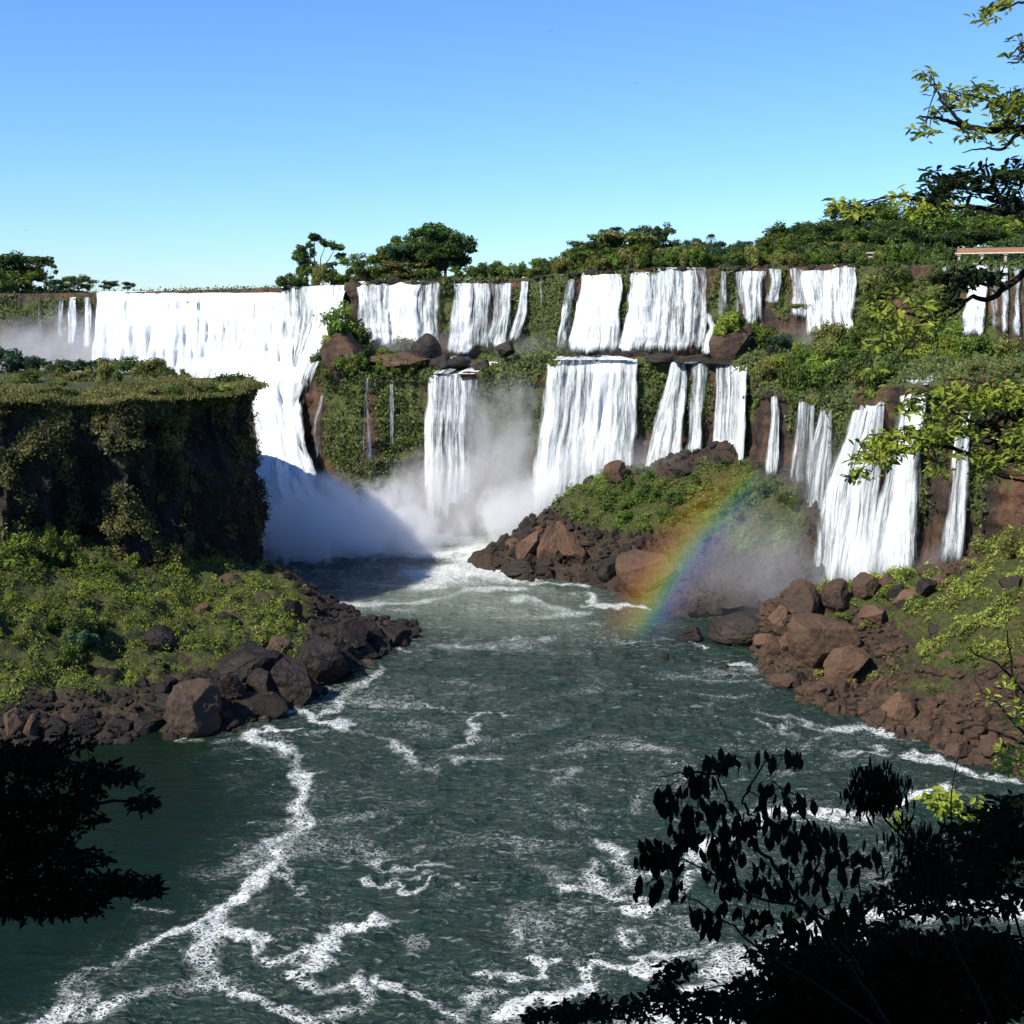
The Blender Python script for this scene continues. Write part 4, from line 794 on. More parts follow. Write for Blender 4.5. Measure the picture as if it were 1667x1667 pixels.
# bushes on the island top and beyond it
ZI = 'on the flat island top'
for k, x, y, w, h, d in [('green', 50, 628, 60, 26, 262), ('green', 20, 636, 60, 22, 240), ('olive', 175, 632, 60, 34, 262), ('dark', 190, 634, 30, 26, 258), ('olive', 150, 630, 40, 20, 270), ('dark', 280, 626, 44, 24, 272), ('olive', 245, 622, 60, 30, 285), ('dark', 210, 618, 70, 30, 292), ('blue', 170, 612, 60, 26, 300), ('blue', 130, 614, 60, 24, 300), ('dark', 95, 618, 50, 26, 290), ('blue', 60, 614, 60, 30, 300), ('blue', 10, 610, 80, 44, 298), ('blue', -30, 605, 80, 50, 296), ('dark', 255, 618, 40, 26, 290), ('dark', 300, 627, 24, 22, 268), ('dark', 230, 616, 36, 22, 296), ('olive', 120, 628, 60, 14, 268), ('olive', 400, 640, 36, 14, 246), ('olive', 375, 636, 40, 12, 248), ('olive', 330, 644, 50, 10, 236), ('green', 90, 634, 50, 12, 250), ('dark', 420, 636, 22, 10, 252), ('olive', 250, 636, 50, 12, 250), ('green', -10, 645, 60, 40, 225), ('dark', 30, 652, 40, 12, 212)]:
    q = P(x, y, d); q[2] = 40.9; bush(k, q, w*d/F, h*d/F, ZI, 'bushes on the island top')
for x in range(-20, 362, 22):
    d = float(np.interp(x, [-60, 60, 140, 200, 290, 345], [203, 208, 214, 212, 221, 226]))+rng.uniform(.5, 5); q = P(x, 650, d); q[2] = 41.2
    bush(['olive', 'lime', 'green', 'olive', 'dark'][int(rng.integers(0, 5))], q, rng.uniform(3, 7), rng.uniform(1.2, 3.0), 'along the island rim', 'bushes on the island rim')
# bushes on the banks
def bank_bushes(key, L, zone, group):
    for k, x, y, w, h in L:
        q = bhit(key, x, y)
        if q is not None: bush(k, q+np.array([0, 0, -.4]), w*q[1]/F, h*q[1]/F, zone, group)
bank_bushes('left_bank', [('green', 30, 925, 110, 50), ('green', 95, 915, 80, 60), ('lime', 70, 890, 60, 50), ('green', 150, 935, 80, 40), ('lime', 215, 918, 56, 36), ('green', 245, 915, 40, 30), ('lime', 290, 915, 50, 24), ('dark', 200, 985, 70, 36), ('blue', 215, 980, 60, 34), ('dark', 130, 1045, 80, 56), ('blue', 140, 1060, 70, 50), ('green', 110, 1080, 60, 40), ('dark', 320, 1030, 0.1, .1)][:-1]+
             [(['lime', 'green', 'olive', 'lime'][int(rng.integers(0, 4))], rng.uniform(-20, 330), rng.uniform(950, 1130), rng.uniform(26, 60), rng.uniform(14, 30)) for _ in range(12)]+
             [(['lime', 'lime', 'olive'][int(rng.integers(0, 3))], rng.uniform(330, 500), rng.uniform(950, 1060), rng.uniform(18, 34), rng.uniform(8, 15)) for _ in range(10)], 'below the left island', 'bushes on the left bank')
bank_bushes('rock_mound', [(['green', 'dark', 'green', 'olive'][int(rng.integers(0, 4))], rng.uniform(960, 1300), rng.uniform(785, 870), rng.uniform(30, 54), rng.uniform(16, 28)) for _ in range(26)], 'on the middle mound', 'bushes on the middle mound')
bank_bushes('right_bank', [(['olive', 'lime', 'green', 'olive'][int(rng.integers(0, 4))], rng.uniform(1320, 1680), rng.uniform(940, 1090), rng.uniform(26, 50), rng.uniform(12, 22)) for _ in range(26)]+[('olive', 1600, 900, 70, 30), ('olive', 1650, 905, 60, 36), ('lime', 1580, 925, 50, 24), ('olive', 1620, 925, 50, 24)], 'on the right bank', 'bushes on the right bank')
for k, r_ in TR.items():
    if k not in USED:
        for c in list(r_.children): bpy.data.objects.remove(c)
        bpy.data.objects.remove(r_)

# ---------------------------------------------------------------- boulders
import bmesh
def boulder_mesh(seed, cuts=16, mat='brownrock', flat=1.0, round_=False):
    r = np.random.default_rng(seed); bm = bmesh.new(); bmesh.ops.create_icosphere(bm, subdivisions=5, radius=1.0)
    v = np.array([q.co[:] for q in bm.verts]); f = np.array([[q.index for q in t.verts] for t in bm.faces]); bm.free()
    v *= 1.25
    for i in range(cuts):
        n = r.normal(size=3); n /= np.linalg.norm(n); dd = r.uniform(.50, .95) if not round_ else r.uniform(.9, 1.12)
        s = v@n-dd; v = v-np.clip(s, 0, None)[:, None]*n
    v += v/np.linalg.norm(v, axis=1)[:, None]*(.07*ridge(v*1.4, 3, seed)+.04*fbm(v*5, 3, seed+3))[:, None]
    v[:, 2] *= flat
    m = mk_mesh('boulder', v, tris=f, smooth=False, attrs={'moss': np.zeros(len(v))}, mat=M[mat]); return m
BO = {m: [boulder_mesh(100+i+hash(m) % 1*7+j*31, 15, m, round_=(i == 3)) for i in range(4)] for j, m in enumerate(('redrock', 'brownrock', 'darkrock', 'shaderock'))}
def boulder(kind, loc, sx, sy, sz, zone, group, rot=None, v=None, label=None, moss=0):
    v = int(rng.integers(0, 4)) if v is None else v
    o = link('boulder', BO[kind][v], None, loc, rot if rot is not None else (rng.uniform(-.5, .5), rng.uniform(-.5, .5), rng.uniform(0, 6.28)), (sx, sy, sz))
    if label: tag(o, label, 'boulder', group)
    else:
        s = (sx+sz)/2; sz_ = 'small' if s < 1.1 else ('large' if s > 2.0 else 'medium')
        reg(o, group, '%s %s boulder' % (sz_, {'redrock': 'reddish', 'brownrock': 'brown', 'darkrock': 'dark', 'shaderock': 'black'}[kind]), zone, 'boulder')
    return o
GBL, GBM, GBR = 'boulders of the left bank', 'boulders of the middle mound', 'boulders of the right bank'
def big(key, kind, x, y, w, h, label, group, rot=(0, 0, 0), v=None, sink=.2, dy=1.0):
    q = bhit(key, x, y+h*.3)
    if q is None: q = W(x, y+h*.3)
    m = q[1]/F; c = P(x, y, q[1]-w*m*.1); return boulder(kind, c+np.array([0, w*m*.1, 0]), w*m*.5*1.05, w*m*.5*dy, h*m*.5*1.15, '', group, rot, v, label)
# right bank
big('right_bank', 'redrock', 1465, 1157, 48, 42, 'round red boulder at the water edge above the white foam patch', GBR, (0, 0, 1), 3)
big('right_bank', 'brownrock', 1279, 1108, 40, 24, 'flat topped pale brown boulder at the water edge, lowest of the point', GBR, (0, .1, .4), 0)
big('right_bank', 'redrock', 1554, 1224, 44, 34, 'pointed red boulder standing in the water near the right edge', GBR, (0, .2, 1), 1)
big('right_bank', 'redrock', 1613, 1222, 40, 50, 'red boulder beside the pointed one, closest to the right edge', GBR, (.2, 0, 2), 2)
big('right_bank', 'brownrock', 1355, 1045, 120, 90, 'huge tilted brown slab with grass on top on the right bank', GBR, (.2, .55, .3), 0, dy=.7)
big('right_bank', 'brownrock', 1385, 1083, 90, 50, 'long brown slab leaning under the huge tilted slab', GBR, (0, -.6, -.2), 1, dy=.6)
big('right_bank', 'redrock', 1266, 1012, 44, 38, 'square red block at the tip of the right bank', GBR, (0, .1, .5), 2)
big('right_bank', 'redrock', 1247, 1045, 38, 34, 'angular red rock just below the square red block', GBR, (.2, 0, .9), 0)
big('right_bank', 'redrock', 1285, 1045, 40, 36, 'rusty angular rock between the square block and the huge slab', GBR, (.1, .3, .2), 1)
big('right_bank', 'brownrock', 1300, 985, 56, 60, 'tall mossy rock at the top of the right point', GBR, (.1, .1, 1.3), 1)
big('right_bank', 'brownrock', 1360, 972, 44, 44, 'rounded green-capped rock before the foot of the big right fall', GBR, (0, .1, .3), 3)
big('right_bank', 'brownrock', 1410, 958, 36, 36, 'second green-capped rock before the foot of the big right fall', GBR, (0, .1, 2.3), 3)
big('right_bank', 'brownrock', 1444, 950, 24, 24, 'small green-capped rock right of the big fall foot', GBR, (0, .1, 1.3), 3)
big('right_bank', 'darkrock', 1512, 962, 42, 46, 'dark pointed slab standing up in the right bank grass', GBR, (.1, .35, .1), 2)
big('right_bank', 'redrock', 1425, 1000, 60, 36, 'broad reddish slab lying in grass above the huge slab', GBR, (0, -.2, .1), 0)
big('right_bank', 'darkrock', 1460, 965, 28, 30, 'narrow dark rock left of the pointed slab', GBR, (.1, .1, .1), 1)
big('right_bank', 'darkrock', 1125, 1034, 38, 26, 'dark rock in the river at the rainbow foot', GBR, (0, 0, .1), 1)
big('right_bank', 'darkrock', 1205, 1028, 84, 40, 'broad misty rock just left of the right point', GBR, (0, 0, .1), 3)
big('right_bank', 'darkrock', 1082, 1068, 14, 10, 'tiny dark rock awash in the river left of the right bank', GBR, (0, 0, .1), 1)
big('right_bank', 'darkrock', 1178, 1088, 20, 12, 'small rock ringed with foam beside the right bank', GBR, (0, 0, .1), 1)
for i in range(78):
    x = rng.uniform(1225, 1690); lo = np.interp(x, [1225, 1300, 1450, 1600, 1690], [1040, 1075, 1115, 1150, 1170]); hi = np.interp(x, [1225, 1262, 1300, 1380, 1450, 1540, 1690], [1062, 1114, 1136, 1164, 1193, 1228, 1272])
    y = hi-(hi-lo)*rng.random()**1.3*1.1+4; q = bhit('right_bank', x, y)
    if q is None: q = W(x, y)
    s = rng.lognormal(-.15, .45); boulder(['redrock', 'brownrock', 'brownrock', 'darkrock'][int(rng.integers(0, 4))], q-np.array([0, 0, s*.25]), s, s*rng.uniform(.7, 1.1), s*rng.uniform(.5, .95), 'along the right shore', GBR)
for i in range(30):
    x = rng.uniform(1290, 1680); y = rng.uniform(945, 1110); q = bhit('right_bank', x, y)
    if q is None: continue
    s = rng.lognormal(.15, .4); boulder(['redrock', 'brownrock', 'darkrock', 'darkrock'][int(rng.integers(0, 4))], q-np.array([0, 0, s*.25]), s*1.2, s, s*rng.uniform(.6, 1), 'in the grass of the right bank', GBR)
# mound
big('rock_mound', 'darkrock', 848, 922, 52, 28, 'black wet rock at the left foot of the mound', GBM, (0, 0, .1), 1)
big('rock_mound', 'darkrock', 884, 930, 26, 12, 'small flat dark rock in the white water', GBM, (0, 0, .1), 3)
big('rock_mound', 'redrock', 862, 888, 44, 60, 'brown leaning slab, left one of three', GBM, (0, .55, .1), 0, dy=.8)
big('rock_mound', 'redrock', 892, 886, 40, 74, 'brown leaning slab, middle one of three', GBM, (0, .35, .3), 1, dy=.8)
big('rock_mound', 'redrock', 928, 892, 40, 68, 'brown leaning slab, right one of three', GBM, (0, -.5, .2), 2, dy=.8)
big('rock_mound', 'brownrock', 1001, 772, 38, 32, 'round brown boulder on top of the mound', GBM, (0, .1, .4), 3)
big('rock_mound', 'darkrock', 1108, 764, 40, 26, 'dark boulder on the mound beneath the slanting fall', GBM, (0, .2, .4), 0)
big('rock_mound', 'darkrock', 957, 786, 20, 22, 'small pointed dark rock on the left ridge of the mound', GBM, (0, .2, .4), 0)
big('rock_mound', 'brownrock', 1060, 930, 90, 70, 'massive brown rock face inside the orange of the rainbow', GBM, (.2, .3, .4), 0)
big('rock_mound', 'darkrock', 1000, 925, 50, 44, 'dark angular rock at the front foot of the mound', GBM, (.1, .3, .9), 1)
for q_, (x, y, w, h, l) in enumerate(((745, 840, 46, 56, 'hazy brown boulder in the mist, lower left of the pair'), (772, 828, 38, 56, 'hazy brown boulder in the mist, taller right one of the pair'))):
    d = 303-q_*2; c = P(x, y, d); boulder('brownrock', c, w*d/F*.52, w*d/F*.5, h*d/F*.6, '', GBM, (0, .2, q_), 3, l)
for i in range(32):
    t = rng.random(); x = np.interp(t, [0, 1], [820, 1330]); yl = np.interp(x, [812, 900, 1000, 1100, 1340], [934, 943, 962, 1000, 1004]); y = yl-rng.random()**1.5*60
    q = bhit('rock_mound', x, y)
    if q is None: continue
    s = rng.lognormal(.05, .45); boulder(['darkrock', 'brownrock', 'darkrock'][int(rng.integers(0, 3))], q-np.array([0, 0, s*.25]), s*1.1, s, s*rng.uniform(.6, 1), 'along the foot of the mound', GBM)
for i in range(16):
    x = rng.uniform(835, 1010); y = np.interp(x, [830, 880, 940, 1010], [870, 846, 806, 786])+rng.random()**1.4*60; q = bhit('rock_mound', x, y)
    if q is None: continue
    s = rng.lognormal(.1, .4); boulder(['darkrock', 'brownrock'][int(rng.integers(0, 2))], q, s*1.1, s, s*.8, 'on the left flank of the mound', GBM)
# left bank
big('left_bank', 'brownrock', 312, 1158, 88, 78, 'broad red-brown rock at the water edge of the left bank', GBL, (0, .2, .4), 3)
big('left_bank', 'shaderock', 392, 1085, 110, 64, 'big dark slab with a sloping grassy top on the left bank', GBL, (.1, -.35, .3), 0)
big('left_bank', 'shaderock', 378, 1128, 60, 60, 'folded dark rock beside the broad red-brown rock', GBL, (0, .3, 1), 1)
big('left_bank', 'shaderock', 424, 1118, 50, 60, 'jagged dark rock left of the black shore wall', GBL, (0, -.3, .4), 2)
big('left_bank', 'shaderock', 476, 1000, 30, 50, 'upright shard on the ridge of the left point', GBL, (.1, .15, .4), 1, dy=.7)
big('left_bank', 'shaderock', 455, 975, 28, 32, 'short pointed rock next to the upright shard', GBL, (.1, .25, 1.4), 0)
big('left_bank', 'shaderock', 520, 1075, 90, 90, 'massive black rock wall at the river, right of the jagged rock', GBL, (.1, .2, .4), 0)
big('left_bank', 'shaderock', 470, 1110, 80, 80, 'black rock block at the shore below the grassy slab', GBL, (.1, -.2, .9), 2)
big('left_bank', 'shaderock', 560, 1040, 70, 56, 'dark rock on the neck of the left point', GBL, (.1, -.2, .2), 1)
big('left_bank', 'shaderock', 600, 1030, 56, 40, 'grey-brown ribbed rock near the tip of the left point', GBL, (.1, .3, .2), 0)
big('left_bank', 'shaderock', 636, 1034, 46, 26, 'low rock forming the very tip of the left point', GBL, (.1, .1, .2), 2)
big('left_bank', 'brownrock', 20, 1178, 40, 60, 'pale brown rock at the lower left edge of the bank', GBL, (.1, .1, .2), 2)
big('left_bank', 'brownrock', 50, 1190, 24, 44, 'narrow pale rock next to the lower left edge rock', GBL, (.1, .3, .2), 1)
for i, (x, y, w, h, rz) in enumerate([(350, 1120, 60, 40, .3), (400, 1150, 70, 50, 1.2), (440, 1140, 60, 60, .2), (455, 1070, 80, 50, .6), (500, 1110, 70, 60, 1.9), (535, 1060, 80, 50, .1), (505, 1040, 70, 40, 2.2), (570, 1075, 60, 40, .9), (600, 1055, 60, 30, .2), (620, 1045, 50, 26, 1.4), (555, 1020, 60, 30, .8), (330, 1105, 60, 34, 1.7), (230, 1175, 60, 40, .5), (150, 1180, 60, 40, 1.1)]):
    q = bhit('left_bank', x, y+h*.2)
    if q is None: q = W(x, y+h*.3)
    m_ = q[1]/F; boulder('shaderock', q-np.array([0, 0, h*m_*.1]), w*m_*.6, w*m_*.4, h*m_*.7, 'at the left point', 'rock slabs of the left point', (rng.uniform(-.5, .5), rng.choice([-1, 1])*rng.uniform(.3, .9), rz), i % 3)
for i in range(36):
    x = rng.uniform(-20, 640); hi = np.interp(x, [-20, 170, 270, 360, 440, 520, 590, 640], [1242, 1208, 1200, 1195, 1170, 1134, 1090, 1060]); y = hi-rng.random()**1.5*np.interp(x, [0, 300, 500, 640], [90, 80, 70, 30])
    q = bhit('left_bank', x, y)
    if q is None: q = W(x, y)
    s = rng.lognormal(.15, .45); boulder(['shaderock', 'brownrock', 'shaderock'][int(rng.integers(0, 3))], q-np.array([0, 0, s*.2]), s*1.15, s, s*rng.uniform(.6, 1.05), 'along the left shore', GBL)
for i in range(44):
    x = rng.uniform(60, 560); y = np.interp(x, [100, 400, 560], [920, 940, 1000])+rng.random()*np.interp(x, [100, 400, 560], [200, 150, 60]); q = bhit('left_bank', x, y)
    if q is None: continue
    s = rng.lognormal(.15, .42); boulder(['shaderock', 'shaderock', 'brownrock'][int(rng.integers(0, 3))], q, s*1.2, s, s*rng.uniform(.6, 1.1), 'on the left slope', GBL)
# rubble that nobody could count
def rubble(key, n, region, label, name, mat):
    base = boulder_mesh(9, 12, mat); bm = bmesh.new(); bmesh.ops.create_icosphere(bm, subdivisions=2, radius=1.0)
    v = np.array([q.co[:] for q in bm.verts]); f = np.array([[q.index for q in t.verts] for t in bm.faces]); bm.free()
    for i in range(9):
        nn = rng.normal(size=3); nn /= np.linalg.norm(nn); s = v@nn-rng.uniform(.5, .9); v = v-np.clip(s, 0, None)[:, None]*nn
    t, V, m, ppx, ppy, Z = BANK[key]; idx = np.argwhere((m < .45) & (Z > -.3) & (ppx > region[0]) & (ppx < region[1])); sel = idx[rng.integers(0, len(idx), n)]
    c = V[sel[:, 0], sel[:, 1]]; s = rng.lognormal(-.75, .5, n)
    th = rng.uniform(0, 6.28, n); R = np.zeros((n, 3, 3)); R[:, 0, 0] = np.cos(th); R[:, 0, 1] = -np.sin(th); R[:, 1, 0] = np.sin(th); R[:, 1, 1] = np.cos(th); R[:, 2, 2] = rng.uniform(.5, 1, n)
    vv = np.einsum('nij,kj->nki', R, v)*s[:, None, None]*(1+.25*rng.normal(size=(n, 1, 3)))+c[:, None]
    ff = (f[None]+np.arange(n)[:, None, None]*len(v)).reshape(-1, 3)
    stuff(name, mk_mesh(name, vv.reshape(-1, 3), tris=ff, smooth=False, attrs={'moss': np.zeros(n*len(v))}, mat=M[mat]), label, 'rubble')
rubble('right_bank', 5000, (1200, 1750), 'small brown stones covering the right shore', 'rubble', 'brownrock')
rubble('left_bank', 3000, (-50, 680), 'small dark stones between the left bank boulders', 'stones', 'shaderock')
rubble('rock_mound', 3000, (800, 1350), 'small stones along the foot of the mound', 'shore_stones', 'darkrock')
# crag heads on the middle ledge
def crag(x, y, w, h, d, kind, rot, v, label): 
    c = P(x, y, d); return boulder(kind, c, w*d/F*.5, w*d/F*.42, h*d/F*.55, '', 'crags standing on the middle ledge', rot, v, label)
def capbush(x, y, w, h, d, kind, label):
    q = P(x, y, d); o = bush(kind, q, w*d/F, h*d/F, '', ''); REG[('', '')].pop(); tag(o, label, 'bush', 'bushes capping the ledge crags')
crag(553, 588, 66, 90, 316, 'redrock', (0, -.5, .3), 1, 'leaning red crag between the huge curtain and the upper falls')
crag(566, 572, 46, 70, 325, 'darkrock', (0, .3, .3), 0, 'dark rock behind the leaning red crag')
capbush(558, 550, 80, 52, 317, 'green', 'dense bush crowning the leaning red crag'); capbush(585, 572, 50, 44, 320, 'dark', 'dark bush on the right shoulder of the leaning crag'); capbush(535, 560, 40, 20, 321, 'lime', 'bright bush on the left overhang of the leaning crag')
crag(692, 574, 42, 44, 318, 'darkrock', (0, 0, .3), 3, 'dark round block at the foot of the streaky fall'); crag(714, 594, 44, 30, 313, 'darkrock', (0, .1, .3), 0, 'flat dark rock above the single wide plunge'); crag(650, 585, 110, 26, 316, 'brownrock', (0, 0, .3), 2, 'long low rock under the ledge bushes')
crag(820, 568, 36, 22, 310, 'darkrock', (0, 0, .3), 0, 'brown rock at the foot of the veil-like fall'); crag(785, 594, 26, 18, 309, 'darkrock', (0, 0, .1), 1, 'dark rock between the two rapids'); crag(745, 590, 34, 14, 312, 'darkrock', (0, 0, .1), 3, 'dark rock left of the diagonal rapid')
crag(1193, 560, 64, 70, 289, 'brownrock', (0, .1, .5), 0, 'big block with a pale scar under a grassy cap'); crag(1218, 568, 40, 60, 291, 'darkrock', (0, .1, .5), 2, 'dark rock right of the block with a pale scar'); capbush(1185, 545, 66, 40, 288, 'lime', 'bright grassy cap draped over the scarred block'); capbush(1200, 532, 44, 26, 290, 'green', 'green bush on top of the scarred block')
crag(1307, 530, 60, 60, 292, 'redrock', (0, .15, .2), 0, 'square brown block in front of the right hand curtain'); capbush(1307, 506, 60, 12, 292, 'olive', 'mat of grass on the square brown block')
crag(1040, 575, 40, 16, 296, 'darkrock', (0, 0, .3), 1, 'dark lip rock right of the great lower curtain'); crag(1000, 576, 30, 16, 297, 'darkrock', (0, 0, .3), 0, 'small dark rock on the lip of the great lower curtain')
crag(1130, 584, 60, 14, 288, 'darkrock', (0, 0, .3), 1, 'dark ledge rock above the slim double fall'); crag(1135, 545, 22, 40, 304, 'darkrock', (0, 0, .3), 2, 'dark rock inside the braided fall'); crag(1165, 590, 70, 12, 286, 'darkrock', (0, 0, .3), 0, 'flat rock above the straight fall')
crag(1240, 590, 60, 26, 284, 'darkrock', (0, 0, .3), 0, 'dark rocks between scarred block and ledge bushes'); crag(1430, 640, 40, 30, 236, 'brownrock', (0, 0, .3), 1, 'brown rock left of the big right fall lip'); crag(1545, 590, 60, 16, 236, 'darkrock', (0, 0, .3), 1, 'dark rock upstream of the big right fall')
crag(1075, 584, 46, 14, 292, 'darkrock', (0, 0, 1), 3, 'low dark rock beneath the tall bright fall'); crag(958, 578, 24, 12, 299, 'darkrock', (0, 0, 1), 2, 'tiny dark rock under the broad bright sheet')

def rim_rocks(n=420):
    bm = bmesh.new(); bmesh.ops.create_icosphere(bm, subdivisions=2, radius=1.0); v = np.array([q.co[:] for q in bm.verts]); f = np.array([[q.index for q in t.verts] for t in bm.faces]); bm.free()
    for i in range(9):
        nn = rng.normal(size=3); nn /= np.linalg.norm(nn); v = v-np.clip(v@nn-rng.uniform(.5, .9), 0, None)[:, None]*nn
    px = rng.uniform(575, 1400, n); led = rng.random(n) < .45; c = np.zeros((n, 3))
    for i in range(n):
        ry, rd, fy, fd, ly, ld, bd = sti(px[i])
        if led[i]: c[i] = P(px[i], ly-rng.uniform(0, 6), ld+rng.uniform(.5, 5)); c[i, 2] = H+ld*float(slope(ly))+.2
        else: c[i] = P(px[i], ry, rd+rng.uniform(-.5, 2.5))
    s = rng.lognormal(-.5, .45, n); th = rng.uniform(0, 6.28, n); R = np.zeros((n, 3, 3)); R[:, 0, 0] = np.cos(th); R[:, 0, 1] = -np.sin(th); R[:, 1, 0] = np.sin(th); R[:, 1, 1] = np.cos(th); R[:, 2, 2] = rng.uniform(.4, .8, n)
    vv = np.einsum('nij,kj->nki', R, v)*s[:, None, None]+c[:, None]; ff = (f[None]+np.arange(n)[:, None, None]*len(v)).reshape(-1, 3)
    stuff('rim_stones', mk_mesh('rim_stones', vv.reshape(-1, 3), tris=ff, smooth=False, attrs={'moss': np.zeros(n*len(v))}, mat=M['darkrock']), 'small dark stones breaking the lips of the falls', 'stones')
rim_rocks()
# ---------------------------------------------------------------- walkway and viewing hut
def box(c, s):
    c = np.array(c); s = np.array(s)/2; v = np.array([[x, y, z] for x in (-1, 1) for y in (-1, 1) for z in (-1, 1)])*s+c
    return v, np.array([[0, 1, 3, 2], [4, 6, 7, 5], [0, 4, 5, 1], [2, 3, 7, 6], [0, 2, 6, 4], [1, 5, 7, 3]])
def boxes(L):
    V, Q, o = [], [], 0
    for c, s in L: v, q = box(c, s); V.append(v); Q.append(q+o); o += 8
    return np.concatenate(V), np.concatenate(Q)
M['concrete'] = simple_mat('walkway_concrete', (.42, .36, .30), (.33, .27, .22), .85, 1.5)
M['deck'] = simple_mat('rust_deck', (.30, .165, .09), (.22, .13, .08), .8, 2.0)
M['white'] = simple_mat('pale_paint', (.70, .62, .52), (.55, .46, .38), .7, 1.0)
def walkway():
    root = link('walkway', None, None, (0, 0, 0)); tag(root, 'raised walkway with rust coloured deck on concrete piers above the far right falls', 'walkway')
    a, b = P(1556, 413, 282), P(1760, 405, 268); root.location = a; L = np.linalg.norm(b-a); ang = math.atan2(b[1]-a[1], b[0]-a[0]); root.rotation_euler = (0, 0, ang)
    v, q = boxes([((L/2, 0, 0), (L, 1.8, .22))]); link('deck_slab', mk_mesh('deck_slab', v, q, smooth=False, mat=M['white']), root)
    v, q = boxes([((L/2, .84, .70), (L, .06, 1.0)), ((L/2, .5, .16), (L, 1.2, .08))]); link('railing_panel', mk_mesh('railing_panel', v, q, smooth=False, mat=M['deck']), root)
    v, q = boxes([((L/2, -.86, .16), (L, .06, .10))]+[((x, -.86, .55), (.05, .05, .8)) for x in np.arange(.2, L, 2.0)]+[((L/2, -.86, .95), (L, .05, .05))]); link('railing', mk_mesh('railing', v, q, smooth=False, mat=M['deck']), root)
    for x in np.arange(.9, L, 4.9):
        v, q = boxes([((x, 0, -2.0), (.55, 1.0, 3.76)), ((x, 0, -.28), (.9, 1.5, .3))]); link('pier', mk_mesh('pier', v, q, smooth=False, mat=M['concrete']), root)
walkway()
def hut():
    root = link('viewing_platform', None, None, P(1413, 424, 298)); tag(root, 'small pale viewing shelter at the forest edge above the right hand curtain', 'viewing platform')
    v, q = boxes([((0, 0, .2), (3.4, 3, .4))]); link('deck', mk_mesh('deck', v, q, smooth=False, mat=M['deck']), root)
    v, q = boxes([((0, 0, 1.75), (3.0, 2.4, .35)), ((0, 0, 1.5), (2.8, 2.2, .15))]); link('roof', mk_mesh('roof', v, q, smooth=False, mat=M['white']), root)
    for x in (-1.25, 1.25): v, q = boxes([((x, -.9, .91), (.15, .15, 1.02)), ((x, .9, .91), (.15, .15, 1.02))]); link('post', mk_mesh('post', v, q, smooth=False, mat=M['concrete']), root)
    v, q = boxes([((0, -1.2, .75), (2.3, .06, .5))]); link('parapet', mk_mesh('parapet', v, q, smooth=False, mat=M['white']), root)
hut()
def bird(px, py, d, label):
    t = np.array([[0, -.05, .0], [0, .25, 0], [-.5, .05, .16], [.5, .05, .16], [0, .1, -.06], [-.9, .0, .02], [.9, .0, .02], [0, -.2, .02]])
    tri = np.array([[0, 1, 2], [0, 3, 1], [0, 4, 1], [2, 1, 5], [3, 6, 1], [7, 0, 4], [2, 0, 4], [3, 4, 0], [2, 5, 0], [3, 0, 6]])
    o = link('bird', mk_mesh('bird', t*.6, tris=tri, mat=M['bark_dark'], smooth=False), None, P(px, py, d), (0, 0, .6)); tag(o, label, 'bird', 'birds in the sky')
bird(43, 375, 330, 'tiny dark bird low over the trees at the left'); bird(897, 50, 300, 'tiny dark bird highest in the sky'); bird(1036, 135, 300, 'tiny dark bird in the sky right of centre')
